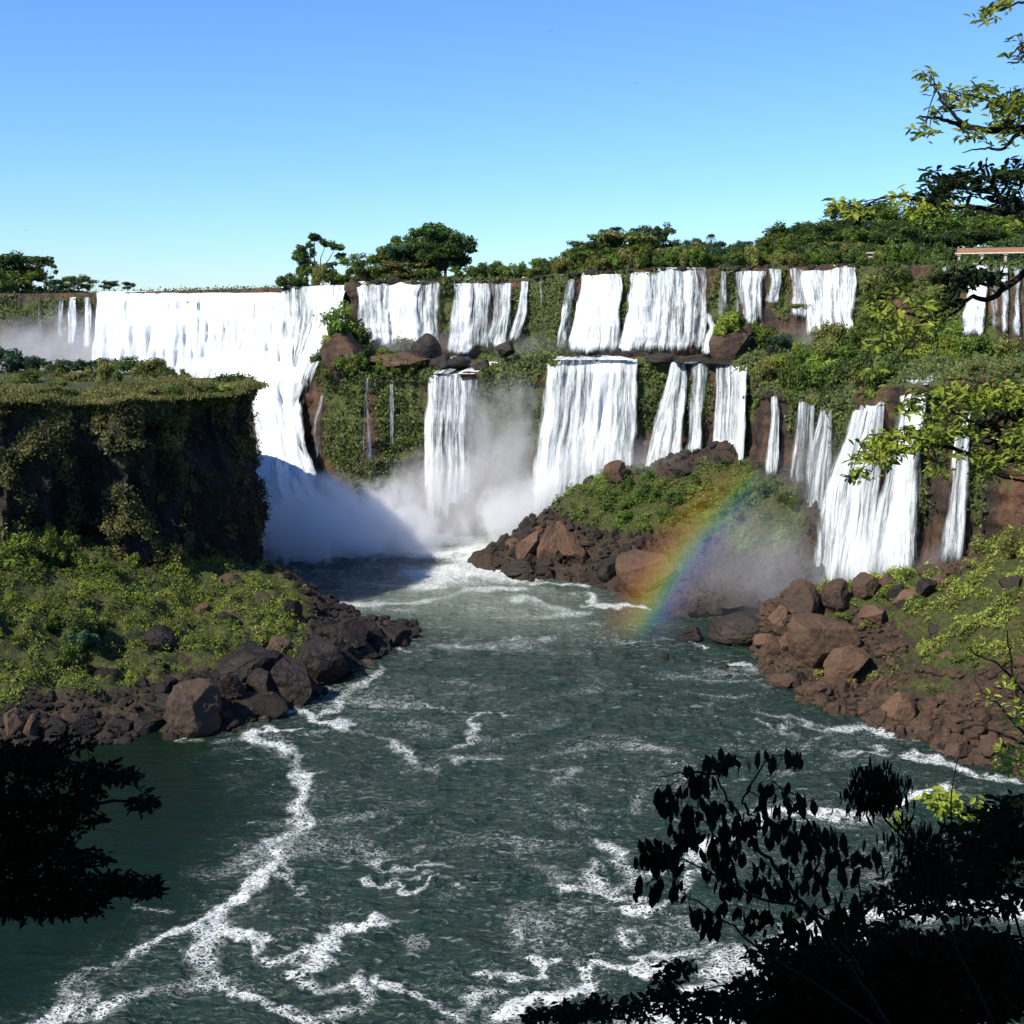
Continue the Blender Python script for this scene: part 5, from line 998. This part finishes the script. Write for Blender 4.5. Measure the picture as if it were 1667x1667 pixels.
# ---------------------------------------------------------------- foreground vegetation
def near_plant(root, branches, blobs, d0, leaf, leafmat, seed, per=6, spread=.35, droop=None, aspect=.38, jit=.8, barkmat='bark_dark', twig=.006, fold=.12, hang=False, skip=0, rad_px=1.0):
    r = np.random.default_rng(seed); paths = []; nodes = []
    for rad, pts in branches:
        pts = np.array([(*a, 0) if len(a) == 2 else a for a in pts], float); n = len(pts); tt = np.linspace(0, n-1, max(2, (n-1)*6+1)); 
        i = np.minimum(tt.astype(int), n-2); f = (tt-i)[:, None]
        p0, p1, p2, p3 = pts[np.maximum(i-1, 0)], pts[i], pts[i+1], pts[np.minimum(i+2, n-1)]
        c = .5*((2*p1)+(-p0+p2)*f+(2*p0-5*p1+4*p2-p3)*f*f+(-p0+3*p1-3*p2+p3)*f**3)
        w = P(c[:, 0], c[:, 1], d0+c[:, 2]); w += np.cumsum(r.normal(size=w.shape)*.012, axis=0)*np.array([1, 1, 1])
        rr = np.linspace(rad, max(.004, rad*.18), len(w))*d0/F*rad_px
        paths.append((w, rr)); nodes += list(w)
    nodes = np.array(nodes); tips = []
    for bx, by, rx, ry, n in blobs:
        a = r.uniform(0, 6.28, n); q = np.sqrt(r.random(n)); t = P(bx+rx*q*np.cos(a), by+ry*q*np.sin(a), d0+r.uniform(-jit, jit, n))
        dist = np.array([np.min(((nodes-x)**2).sum(1)) for x in t]); t = t[np.argsort(dist)]
        for x in t:
            dd = ((nodes-x)**2).sum(1); k = int(np.argmin(dd)); a0 = nodes[k]
            if dd[k] > .02**2:
                L = math.sqrt(dd[k]); m = (a0+x)/2+r.normal(size=3)*L*.10+np.array([0, 0, .10*L])
                s = np.linspace(0, 1, 5)[:, None]; c = a0*(1-s)**2+2*m*s*(1-s)+x*s*s
                paths.append((c, np.linspace(twig*1.3, twig*.5, 5))); nodes = np.vstack([nodes, c[2:]])
            tips.append(x)
    V, Q, T = tubes(paths, 5)
    link('branch', mk_mesh('branch', V, Q, T, mat=M[barkmat]), root)
    tips = np.array(tips); n = len(tips); k = np.repeat(np.arange(n), per); N = n*per
    if hang:
        off = np.stack([r.normal(size=N)*spread, r.normal(size=N)*spread, -r.uniform(.2, 1.0, N)*leaf*.6], -1); dr = np.stack([r.normal(size=N)*.25, r.normal(size=N)*.25, -np.ones(N)], -1); nn = np.stack([r.normal(size=N), -np.abs(r.normal(size=N))-.3, r.normal(size=N)*.2], -1)
    else:
        dr = r.normal(size=(N, 3))*np.array([1, 1, .45])+np.array([0, 0, -.35]); dr /= np.linalg.norm(dr, axis=1)[:, None]; off = dr*(leaf*.55+r.uniform(0, spread, N)[:, None]*.5); nn = r.normal(size=(N, 3))*.45+np.array([-.2, -.35, .8])
    c = tips[k]+off; nn = nn/np.linalg.norm(nn, axis=1)[:, None]
    a = dr-nn*(dr*nn).sum(1)[:, None]; a /= np.linalg.norm(a, axis=1)[:, None]+1e-9; b = np.cross(nn, a); L = leaf*r.uniform(.65, 1.2, N)[:, None]
    # six-point leaf with a folded midrib
    prof = [(-.5, 0), (-.22, .8), (.12, 1.0), (.5, 0), (.12, -1.0), (-.22, -.8)]
    v = np.stack([c+a*L*u+b*L*aspect*.5*w+nn*L*fold*abs(w) for u, w in prof], 1).reshape(-1, 3); o = np.arange(N)[:, None]*6
    q = np.concatenate([o+np.array([0, 1, 2, 3]), o+np.array([0, 3, 4, 5])])
    tt = np.clip(.45+.9*fbm(c*.7, 3, seed)+r.normal(size=N)*.22, 0, 1)
    link('foliage', mk_mesh('foliage', v, q, smooth=False, attrs={'tint': np.repeat(tt, 6)}, mat=M[leafmat]), root)
D1 = 14.0
def root_at(name, loc, label, cat, group=None):
    return tag(link(name, None, None, loc), label, cat, group)
# trees are made in place: their empties sit at the foot, parts keep world coordinates through an inverse
def settle(root):
    bpy.context.view_layer.update()
    for c in root.children: c.matrix_parent_inverse = root.matrix_world.inverted()
rt = root_at('overhanging_tree', P(2050, 1500, 15), 'tree at the right edge reaching yellow-green branches over the view', 'tree')
v, q, t = tubes([(np.array([P(2050, 1550, 15), P(2030, 1200, 15), P(1990, 800, 14.6), P(1960, 400, 14.3), P(1900, 0, 14.2), P(1860, -250, 14)]), np.array([.3, .26, .22, .19, .15, .1]))], 10)
link('trunk', mk_mesh('trunk', v, q, t, mat=M['bark_dark']), rt)
near_plant(rt, [
 (9, [(1985, 620), (1850, 470), (1740, 400), (1690, 430), (1650, 462), (1628, 470), (1600, 460), (1570, 480), (1530, 505)]), (4, [(1630, 468), (1600, 452), (1570, 450), (1545, 455)]), (3, [(1530, 505), (1490, 530), (1450, 575), (1420, 610), (1405, 650)]), (3, [(1500, 520), (1460, 500), (1430, 500)]),
 (10, [(1960, 420), (1800, 345), (1700, 330), (1667, 333), (1640, 345), (1605, 337), (1560, 338), (1530, 335)]), (6, [(1640, 343), (1625, 318), (1612, 300), (1605, 270)]), (4, [(1612, 310), (1570, 300), (1540, 290), (1510, 285)]), (3, [(1560, 338), (1500, 325), (1450, 318), (1400, 330), (1345, 325)]),
 (8, [(1925, 180), (1800, 190), (1700, 195), (1640, 200), (1600, 192), (1560, 185), (1535, 160), (1518, 125)]), (6, [(1650, 198), (1610, 212), (1560, 214), (1520, 212), (1490, 212)]), (4, [(1667, 215), (1640, 235), (1620, 232), (1585, 235)]),
 (4, [(1900, -20), (1750, -30), (1667, 0), (1630, 15), (1595, 22)]), (4, [(1900, 60), (1740, 50), (1680, 60), (1655, 90)]),
 ], [(1640, 175, 30, 22, 26), (1655, 160, 20, 24, 16), (1595, 150, 26, 16, 16), (1560, 160, 22, 14, 10), (1530, 145, 12, 10, 4), (1510, 118, 10, 8, 4), (1640, 205, 26, 12, 12), (1520, 185, 16, 8, 5), (1500, 212, 18, 10, 8), (1580, 212, 26, 8, 8), (1625, 230, 30, 10, 5), (1610, 20, 20, 12, 6), (1635, 5, 20, 8, 6), (1595, 22, 8, 8, 3), (1660, 85, 12, 18, 8), (1655, 55, 12, 8, 3), (1700, 170, 40, 60, 30), (1720, 60, 40, 60, 16)],
 D1, .12, 'leaf_near', 5, per=5, spread=.13, jit=.9, twig=.0065, aspect=.36)
near_plant(rt, [(3, [(1640, 345), (1635, 320), (1600, 305)])], [(1625, 300, 40, 24, 26), (1560, 300, 34, 22, 24), (1530, 315, 30, 22, 20), (1590, 280, 30, 14, 10), (1655, 270, 18, 24, 14), (1520, 285, 14, 10, 5), (1660, 320, 20, 16, 10), (1560, 450, 24, 14, 16), (1595, 445, 30, 10, 14), (1545, 480, 16, 14, 8), (1620, 455, 14, 8, 4)], D1, .14, 'leaf_near_shade', 6, per=5, spread=.12, jit=.9, twig=.006, aspect=.36)
near_plant(rt, [(3, [(1500, 325), (1480, 320)]), (7, [(1990, 820), (1880, 750), (1760, 735), (1667, 742), (1620, 735), (1570, 718), (1520, 722), (1470, 728), (1430, 720)]), (5, [(1985, 760), (1800, 700), (1700, 690), (1660, 692), (1610, 690), (1575, 670), (1550, 660)]), (5, [(1990, 850), (1850, 800), (1720, 780), (1667, 786), (1630, 783), (1600, 768)]), (4, [(1700, 695), (1660, 640), (1600, 620), (1540, 620)])],
 [(1535, 330, 34, 16, 16), (1470, 322, 26, 10, 8), (1370, 335, 26, 10, 8), (1400, 345, 26, 10, 7), (1500, 345, 26, 10, 8), (1660, 355, 24, 14, 9),
  (1480, 490, 40, 16, 16), (1440, 510, 26, 12, 8), (1430, 495, 26, 14, 6), (1470, 530, 30, 10, 8), (1520, 510, 20, 18, 10), (1440, 560, 20, 12, 6), (1410, 600, 16, 14, 7), (1412, 640, 12, 12, 4), (1445, 545, 20, 10, 4),
  (1430, 725, 36, 18, 30), (1470, 715, 46, 18, 34), (1520, 705, 40, 16, 26), (1400, 770, 22, 6, 7), (1440, 740, 30, 10, 12), (1560, 700, 30, 10, 12), (1395, 745, 16, 6, 4), (1525, 760, 20, 12, 6),
  (1580, 640, 50, 16, 34), (1640, 632, 40, 20, 34), (1520, 640, 40, 12, 16), (1620, 655, 50, 12, 24), (1490, 660, 50, 12, 14), (1545, 675, 46, 12, 16), (1600, 740, 40, 10, 16), (1640, 745, 40, 14, 20), (1610, 765, 20, 10, 7), (1655, 710, 26, 16, 16), (1680, 700, 40, 60, 30)],
 D1, .115, 'leaf_near', 7, per=6, spread=.15, jit=1.0, twig=.006, aspect=.38)
near_plant(rt, [(3, [(1680, 640), (1650, 650)])], [(1655, 665, 22, 30, 20), (1640, 720, 30, 12, 10), (1600, 690, 30, 8, 8)], D1+.6, .14, 'leaf_near_shade', 16, per=5, spread=.12, twig=.005)
settle(rt)
# lower left: drooping branches, leaves coloured near-black for shade
lt = root_at('shaded_tree', P(-420, 2100, 11), 'black silhouetted tree reaching in from the lower left corner', 'tree')
v, q, t = tubes([(np.array([P(-420, 2150, 11), P(-400, 1700, 11), P(-350, 1300, 11), P(-300, 900, 11)]), np.array([.2, .17, .14, .1]))], 8)
link('trunk', mk_mesh('trunk', v, q, t, mat=M['bark_dark']), lt)
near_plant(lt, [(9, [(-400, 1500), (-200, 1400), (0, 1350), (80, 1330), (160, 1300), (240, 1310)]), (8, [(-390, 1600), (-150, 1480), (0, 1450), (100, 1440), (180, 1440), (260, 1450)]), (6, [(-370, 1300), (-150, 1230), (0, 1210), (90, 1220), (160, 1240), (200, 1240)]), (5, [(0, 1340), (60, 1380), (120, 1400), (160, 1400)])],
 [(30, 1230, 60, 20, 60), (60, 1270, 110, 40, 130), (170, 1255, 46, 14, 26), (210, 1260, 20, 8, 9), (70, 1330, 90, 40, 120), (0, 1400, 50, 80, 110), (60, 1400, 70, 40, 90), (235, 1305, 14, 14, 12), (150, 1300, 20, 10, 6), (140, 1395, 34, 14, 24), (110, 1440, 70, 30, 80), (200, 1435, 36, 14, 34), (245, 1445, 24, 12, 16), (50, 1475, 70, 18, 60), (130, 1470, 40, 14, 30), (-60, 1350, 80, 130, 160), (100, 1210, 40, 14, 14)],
 11.0, .11, 'leaf_silhouette', 21, per=6, spread=.09, jit=.7, twig=.005, aspect=.36)
settle(lt)
# lower right: drooping broad leaves, bamboo tuft, dark thicket
rs = root_at('drooping_shrub', P(1500, 2000, 9.0), 'silhouetted leafy shrub with broad hanging leaves against the river', 'shrub')
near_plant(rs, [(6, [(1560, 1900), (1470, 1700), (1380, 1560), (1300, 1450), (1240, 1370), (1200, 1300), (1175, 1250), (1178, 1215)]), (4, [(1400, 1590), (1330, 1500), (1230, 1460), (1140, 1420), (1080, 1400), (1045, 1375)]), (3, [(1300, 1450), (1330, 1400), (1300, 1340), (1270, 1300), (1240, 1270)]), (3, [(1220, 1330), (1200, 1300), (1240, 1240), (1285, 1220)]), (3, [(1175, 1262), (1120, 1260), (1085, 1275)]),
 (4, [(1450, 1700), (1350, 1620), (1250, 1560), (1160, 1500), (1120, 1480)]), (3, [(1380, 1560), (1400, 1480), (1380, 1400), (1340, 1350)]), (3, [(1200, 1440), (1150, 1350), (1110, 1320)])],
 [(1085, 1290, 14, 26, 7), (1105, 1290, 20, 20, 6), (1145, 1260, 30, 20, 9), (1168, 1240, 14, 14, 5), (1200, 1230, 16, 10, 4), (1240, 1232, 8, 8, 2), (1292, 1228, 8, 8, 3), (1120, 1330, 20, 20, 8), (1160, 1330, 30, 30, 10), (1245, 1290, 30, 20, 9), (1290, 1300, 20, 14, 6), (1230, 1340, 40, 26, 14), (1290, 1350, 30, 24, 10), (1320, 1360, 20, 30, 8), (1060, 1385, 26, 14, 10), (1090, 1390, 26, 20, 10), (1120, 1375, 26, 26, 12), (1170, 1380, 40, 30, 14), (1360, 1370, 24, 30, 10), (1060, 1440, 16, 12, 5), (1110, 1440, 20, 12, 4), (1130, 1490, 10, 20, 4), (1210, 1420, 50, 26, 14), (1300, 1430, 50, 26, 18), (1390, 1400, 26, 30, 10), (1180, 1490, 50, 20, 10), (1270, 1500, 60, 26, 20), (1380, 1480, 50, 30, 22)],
 9.0, .155, 'leaf_silhouette', 23, per=2, spread=.05, jit=.5, twig=.004, aspect=.42, hang=True, fold=.05)
settle(rs)
bt = root_at('bamboo_shoot', P(1700, 1900, 10), 'dark feathery bamboo tuft standing above the thicket at lower right', 'bamboo')
near_plant(bt, [(4, [(1720, 1900), (1560, 1560), (1480, 1400), (1440, 1330), (1425, 1270), (1424, 1235)])], [(1425, 1260, 22, 20, 30), (1425, 1290, 38, 26, 60), (1400, 1300, 20, 20, 20), (1450, 1280, 18, 30, 20), (1480, 1370, 40, 40, 50), (1500, 1420, 60, 40, 60)], 10, .13, 'leaf_silhouette', 24, per=4, spread=.06, jit=.3, twig=.003, aspect=.17, hang=True, fold=.03)
settle(bt)
th = root_at('thicket_shrub', P(1700, 2100, 12), 'dense dark thicket with fine twigs filling the lower right corner', 'shrub')
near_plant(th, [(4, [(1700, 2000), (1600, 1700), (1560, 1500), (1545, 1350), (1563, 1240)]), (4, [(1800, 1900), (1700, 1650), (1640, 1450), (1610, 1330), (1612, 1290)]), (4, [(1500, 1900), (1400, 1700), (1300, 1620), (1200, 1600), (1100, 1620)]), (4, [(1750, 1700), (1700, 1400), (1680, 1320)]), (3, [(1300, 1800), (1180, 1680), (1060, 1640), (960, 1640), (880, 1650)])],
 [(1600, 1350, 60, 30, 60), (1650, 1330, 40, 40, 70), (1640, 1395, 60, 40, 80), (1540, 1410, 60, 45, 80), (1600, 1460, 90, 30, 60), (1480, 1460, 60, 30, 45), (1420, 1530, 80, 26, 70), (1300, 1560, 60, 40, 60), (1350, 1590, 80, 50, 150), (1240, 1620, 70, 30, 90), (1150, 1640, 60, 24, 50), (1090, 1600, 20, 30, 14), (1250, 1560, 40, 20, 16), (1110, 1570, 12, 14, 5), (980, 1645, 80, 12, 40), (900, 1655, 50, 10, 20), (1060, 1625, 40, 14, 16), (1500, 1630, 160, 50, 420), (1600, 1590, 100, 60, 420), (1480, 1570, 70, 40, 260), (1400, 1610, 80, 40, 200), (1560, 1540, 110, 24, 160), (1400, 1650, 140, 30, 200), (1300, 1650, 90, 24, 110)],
 12.0, .12, 'leaf_silhouette', 25, per=6, spread=.12, jit=1.2, twig=.005, aspect=.4)
settle(th)
gl = root_at('sunlit_sapling', P(1560, 1700, 20), 'small sapling with bright green top leaves beyond the dark thicket', 'shrub')
near_plant(gl, [(4, [(1600, 1600), (1560, 1450), (1535, 1340), (1530, 1290)]), (3, [(1560, 1450), (1500, 1380), (1470, 1340)])], [(1530, 1300, 26, 16, 16), (1515, 1285, 10, 8, 4), (1545, 1320, 20, 10, 6), (1470, 1335, 16, 8, 4), (1590, 1320, 30, 24, 12)], 20, .16, 'leaf_near', 26, per=6, spread=.1, twig=.008, aspect=.5)
settle(gl)
tw = root_at('bare_twig_shrub', P(1750, 1500, 16), 'thin dark twigs with a few yellow leaves at the right edge', 'shrub')
near_plant(tw, [(5, [(1900, 1500), (1760, 1300), (1690, 1200), (1650, 1100), (1642, 1020)]), (4, [(1760, 1300), (1700, 1180), (1640, 1090), (1600, 1065), (1578, 1052)]), (4, [(1720, 1230), (1650, 1205), (1600, 1185), (1575, 1190)]), (3, [(1720, 1250), (1660, 1190), (1620, 1150), (1600, 1135), (1590, 1110)])],
 [(1610, 1140, 12, 12, 4), (1650, 1110, 20, 14, 7), (1660, 1150, 16, 20, 8), (1645, 1225, 26, 16, 18), (1655, 1180, 14, 14, 6), (1640, 1250, 24, 8, 12)], 16, .12, 'leaf_near', 27, per=4, spread=.1, twig=.005)
settle(tw)
# the hillside the camera stands on
def hillside():
    x = np.linspace(-45, 70, 230); y = np.linspace(-60, 62, 240); X, Y = np.meshgrid(x, y)
    lim = 57.6-np.clip(Y, 0, 99)*.92-.02*np.clip(Y, 0, 99)**1.35
    rise = sstep(2, 16, X)*np.clip(Y, 0, 18)*.26
    Z = np.where(Y < 0, 57.6-Y*.12, lim+rise)+1.2*fbm(np.stack([X, Y, X*0], -1)*.12, 4, 88)*sstep(0, 8, Y)
    Z = np.maximum(Z, -5); V = np.stack([X, Y, Z], -1)
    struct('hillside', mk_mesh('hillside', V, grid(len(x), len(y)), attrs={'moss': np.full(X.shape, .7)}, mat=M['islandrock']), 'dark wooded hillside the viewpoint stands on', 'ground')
hillside()
# unseen trees added behind and left of the viewpoint to shade the foreground
def shade_caster(loc, s, label, seed):
    root = link('shade_caster', None, None, loc, (0, 0, seed), s); tag(root, label, 'tree', 'unseen shade casters added around the viewpoint')
    cl = rclumps(20, 4.4, 3.4, 6.6, 1.9, seed, .8); link('trunk', limbs(cl, 3.0, .3, seed), root); link('crown', crown(cl, 9000, .75, seed, mat='leaf_dark', shell=.2), root)
shade_caster((-12.0, -1.5, 51.6), (1.72, 1.7, 1.74), 'unseen tree added left of the viewpoint to shade the foreground', 61)
shade_caster((-3, -14, 58), (2.0, 1.6, 2.3), 'unseen tree added behind the viewpoint to hold back sky light', 62)
shade_caster((-24, 2, 38), (1.7, 1.6, 2.3), 'unseen tree added on the far left slope to shade the foreground', 63)

# ---------------------------------------------------------------- mist (real volumes) and the rainbow
def mist_mat(name, dens, sc, seed, col=(.97, .98, 1.0), lo=.38, hi=.62, top=0.0, aniso=0.0):
    m, nt = new_mat(name); tc = nd(nt, 'ShaderNodeTexCoord'); co = tc.outputs['Object']
    r = nd(nt, 'ShaderNodeVectorMath', {0: co}, operation='LENGTH').outputs['Value']
    g = nd(nt, 'ShaderNodeNewGeometry').outputs['Position']
    n = noise(nt, mapping(nt, g, (sc, sc, sc*.8)), 1.0, 5, .65, .8)
    fall = smooth(nt, mathn(nt, 'ADD', r, mathn(nt, 'MULTIPLY', mathn(nt, 'SUBTRACT', n, .5), 2.0)), .95, .25)
    edge = smooth(nt, r, 1.0, .8)
    dn = mathn(nt, 'MULTIPLY', mathn(nt, 'MULTIPLY', fall, edge), dens)
    v = nd(nt, 'ShaderNodeVolumePrincipled', {'Color': (*col, 1), 'Density': dn, 'Anisotropy': aniso}).outputs[0]
    out(nt, None, v); return m
bm = bmesh.new(); bmesh.ops.create_icosphere(bm, subdivisions=3, radius=1.0)
ICO = (np.array([q.co[:] for q in bm.verts]), np.array([[q.index for q in t.verts] for t in bm.faces])); bm.free()
def mist(px, py, d, rx, ry, rz, dens, label, sc=.12, rot=0, lo=0):
    m = mk_mesh('mist', ICO[0], tris=ICO[1], mat=mist_mat('mist', dens, sc, 0)); o = link('mist', m, None, P(px, py, d), (0, rot, 0), (rx, ry, rz))
    return tag(o, label, 'mist', 'clouds of spray', 'stuff')
mist(515, 893, 281, 21, 17, 20, .42, 'thick bluish spray cloud filling the foot of the chute')
mist(615, 885, 286, 20, 13, 18, .30, 'low billow of spray right of the chute', .16)
mist(700, 850, 294, 20, 12, 20, .07, 'thin drifting spray in front of the mossy buttresses', .1)
mist(815, 780, 298, 23, 11, 28, .085, 'tall veil of spray between the wide plunge and the great lower curtain', .07)
mist(860, 840, 287, 19, 9, 14, .16, 'bright spray at the foot of the great lower curtain', .12)
mist(1000, 775, 287, 26, 6, 11, .09, 'spray behind the crest of the mound', .12)
mist(1220, 930, 226, 20, 12, 15, .022, 'pale haze of spray in front of the mound at the rainbow foot', .05)
mist(1400, 950, 212, 13, 6, 10, .08, 'spray at the foot of the big right fall', .12)
mist(1330, 780, 240, 10, 8, 12, .02, 'faint spray before the red cliff', .08)
mist(100, 580, 345, 38, 14, 16, .045, 'spray at the foot of the far left cliff', .08)
mist(330, 640, 325, 26, 12, 9, .05, 'white spray rising behind the left island', .1)
mist(1560, 920, 203, 9, 5, 5, .03, 'wisp of spray at the foot of the isolated right fall', .12)
mist(1590, 550, 262, 12, 6, 5, .02, 'wisp of spray below the walkway falls', .12)
mist(660, 560, 322, 26, 5, 5, .035, 'light spray over the ledge below the left upper falls', .15)
mist(900, 568, 312, 20, 5, 5, .03, 'light spray over the ledge left of the broad sheet', .15)
mist(1030, 572, 302, 22, 5, 5.5, .05, 'spray over the ledge above the great lower curtain', .15)
mist(1350, 545, 284, 14, 5, 5, .05, 'spray at the foot of the wide right hand curtain', .15)
mist(1130, 770, 280, 20, 5, 6, .05, 'spray behind the mound under the slanting and straight falls', .15)
def rainbow():
    # circle through three points of the bow, standing in the spray over the water
    d = 206.0; A, B, C_ = (P(1030, 1052, d), P(1122, 895, d), P(1250, 745, d)); a, b, c = A[[0, 2]], B[[0, 2]], C_[[0, 2]]
    D = 2*(a[0]*(b[1]-c[1])+b[0]*(c[1]-a[1])+c[0]*(a[1]-b[1])); sq = lambda q: q@q
    cx = (sq(a)*(b[1]-c[1])+sq(b)*(c[1]-a[1])+sq(c)*(a[1]-b[1]))/D; cz = (sq(a)*(c[0]-b[0])+sq(b)*(a[0]-c[0])+sq(c)*(b[0]-a[0]))/D
    R = math.hypot(a[0]-cx, a[1]-cz); w = 8.0
    a0, a1 = math.atan2(a[1]-cz, a[0]-cx), math.atan2(c[1]-cz, c[0]-cx)
    a0 += .03; a1 -= .06
    th = np.linspace(a0, a1, 70); V = []
    for y in (-1.6, 1.6):
        for r in (R-w, R+w):
            V.append(np.stack([r*np.cos(th), th*0+y, r*np.sin(th)], -1))
    V = np.array(V); n = len(th); flat = V.reshape(-1, 3); Q = []
    def strip(p, q):
        for i in range(n-1): Q.append([p*n+i, p*n+i+1, q*n+i+1, q*n+i])
    strip(0, 1); strip(3, 2); strip(2, 0); strip(1, 3); Q.append([0, n, 3*n, 2*n]); e = n-1; Q.append([e, 2*n+e, 3*n+e, n+e])
    m, nt = new_mat('rainbow'); co = nd(nt, 'ShaderNodeTexCoord').outputs['Object']; s = nd(nt, 'ShaderNodeSeparateXYZ', {0: co}).outputs
    rr = mathn(nt, 'SQRT', mathn(nt, 'ADD', mathn(nt, 'MULTIPLY', s[0], s[0]), mathn(nt, 'MULTIPLY', s[2], s[2])))
    f = nd(nt, 'ShaderNodeMapRange', {0: rr, 1: R-w, 2: R+w, 3: 0.0, 4: 1.0}).outputs[0]
    ramp = nt.nodes.new('ShaderNodeValToRGB'); nt.links.new(f, ramp.inputs[0]); cr = ramp.color_ramp
    cols = [(0, (.8, .75, 1)), (.2, (.6, .55, 1)), (.38, (.25, .5, 1)), (.46, (.35, 1, .5)), (.56, (1, .95, .15)), (.70, (1, .50, .06)), (.86, (1, .25, .05)), (1, (1, .2, .05))]
    cr.elements[0].position = 0; cr.elements[0].color = (*cols[0][1], 1); cr.elements[1].position = 1; cr.elements[1].color = (*cols[-1][1], 1)
    for p_, c_ in cols[1:-1]: e_ = cr.elements.new(p_); e_.color = (*c_, 1)
    env = mathn(nt, 'MULTIPLY', smooth(nt, f, 0.05, .58), smooth(nt, f, 1.0, .60))
    sp = nd(nt, 'ShaderNodeMath', {0: s[2], 1: -cz}, operation='SUBTRACT').outputs[0]      # height above the river
    lowf = smooth(nt, sp, 36, 14); envl = mathn(nt, 'MULTIPLY', mathn(nt, 'MULTIPLY', env, lowf), smooth(nt, sp, -.5, 7))
    v = nd(nt, 'ShaderNodeVolumeScatter', {'Color': ramp.outputs[0], 'Density': mathn(nt, 'MULTIPLY', envl, .068), 'Anisotropy': -.55}).outputs[0]
    out(nt, None, v)
    o = link('rainbow', mk_mesh('rainbow', flat, Q, smooth=False, mat=m), None, (cx, d, cz)); tag(o, 'rainbow arcing through the spray from river to red cliff', 'rainbow', kind='stuff')
rainbow()
finish_labels()

# ---------------------------------------------------------------- light, sky, camera
w = bpy.data.worlds.new('World'); scene.world = w; w.use_nodes = True; nt = w.node_tree; bg = nt.nodes['Background']
sky = nt.nodes.new('ShaderNodeTexSky'); sky.sky_type = 'NISHITA'; sky.sun_disc = False; sky.sun_elevation = SUN_EL
SUNPOS = math.atan2(-math.sin(SUN_AZ), -math.cos(SUN_AZ)); sky.sun_rotation = SUNPOS; sky.altitude = 0; sky.air_density = 1.0; sky.dust_density = .0; sky.ozone_density = 2.6
tint = nd(nt, 'ShaderNodeMix', None, data_type='RGBA', blend_type='MULTIPLY'); tint.inputs[0].default_value = 1; nt.links.new(sky.outputs[0], tint.inputs[6]); tint.inputs[7].default_value = (.57, .85, 1.27, 1); nt.links.new(tint.outputs[2], bg.inputs[0]); bg.inputs[1].default_value = .100
ld = bpy.data.lights.new('sun', 'SUN'); ld.energy = 4.9; ld.angle = math.radians(.5); ld.color = (1.0, .92, .78)
lo = bpy.data.objects.new('sun', ld); COL.objects.link(lo); lo.location = (-200, -150, 200)
dirv = Vector((math.sin(SUN_AZ)*math.cos(SUN_EL), math.cos(SUN_AZ)*math.cos(SUN_EL), -math.sin(SUN_EL))); lo.rotation_euler = dirv.to_track_quat('-Z', 'Y').to_euler()
cd = bpy.data.cameras.new('camera'); cam = bpy.data.objects.new('camera', cd); COL.objects.link(cam); scene.camera = cam
cam.location = (0, 0, H); cam.rotation_euler = (math.pi/2-PITCH, 0, 0); cd.sensor_width = 36; cd.lens = 36*F/1667; cd.clip_start = .3; cd.clip_end = 9000
scene.view_settings.view_transform = 'Standard'; scene.view_settings.look = 'None'; scene.view_settings.exposure = .55; scene.view_settings.gamma = 1
scene.render.engine = 'CYCLES'; c = scene.cycles
c.max_bounces = 8; c.diffuse_bounces = 2; c.glossy_bounces = 2; c.transmission_bounces = 2; c.transparent_max_bounces = 16; c.volume_bounces = 6
c.use_denoising = True; c.volume_step_rate = 4.0; c.volume_max_steps = 64; c.sample_clamp_indirect = 4; c.use_adaptive_sampling = True; c.adaptive_threshold = .02
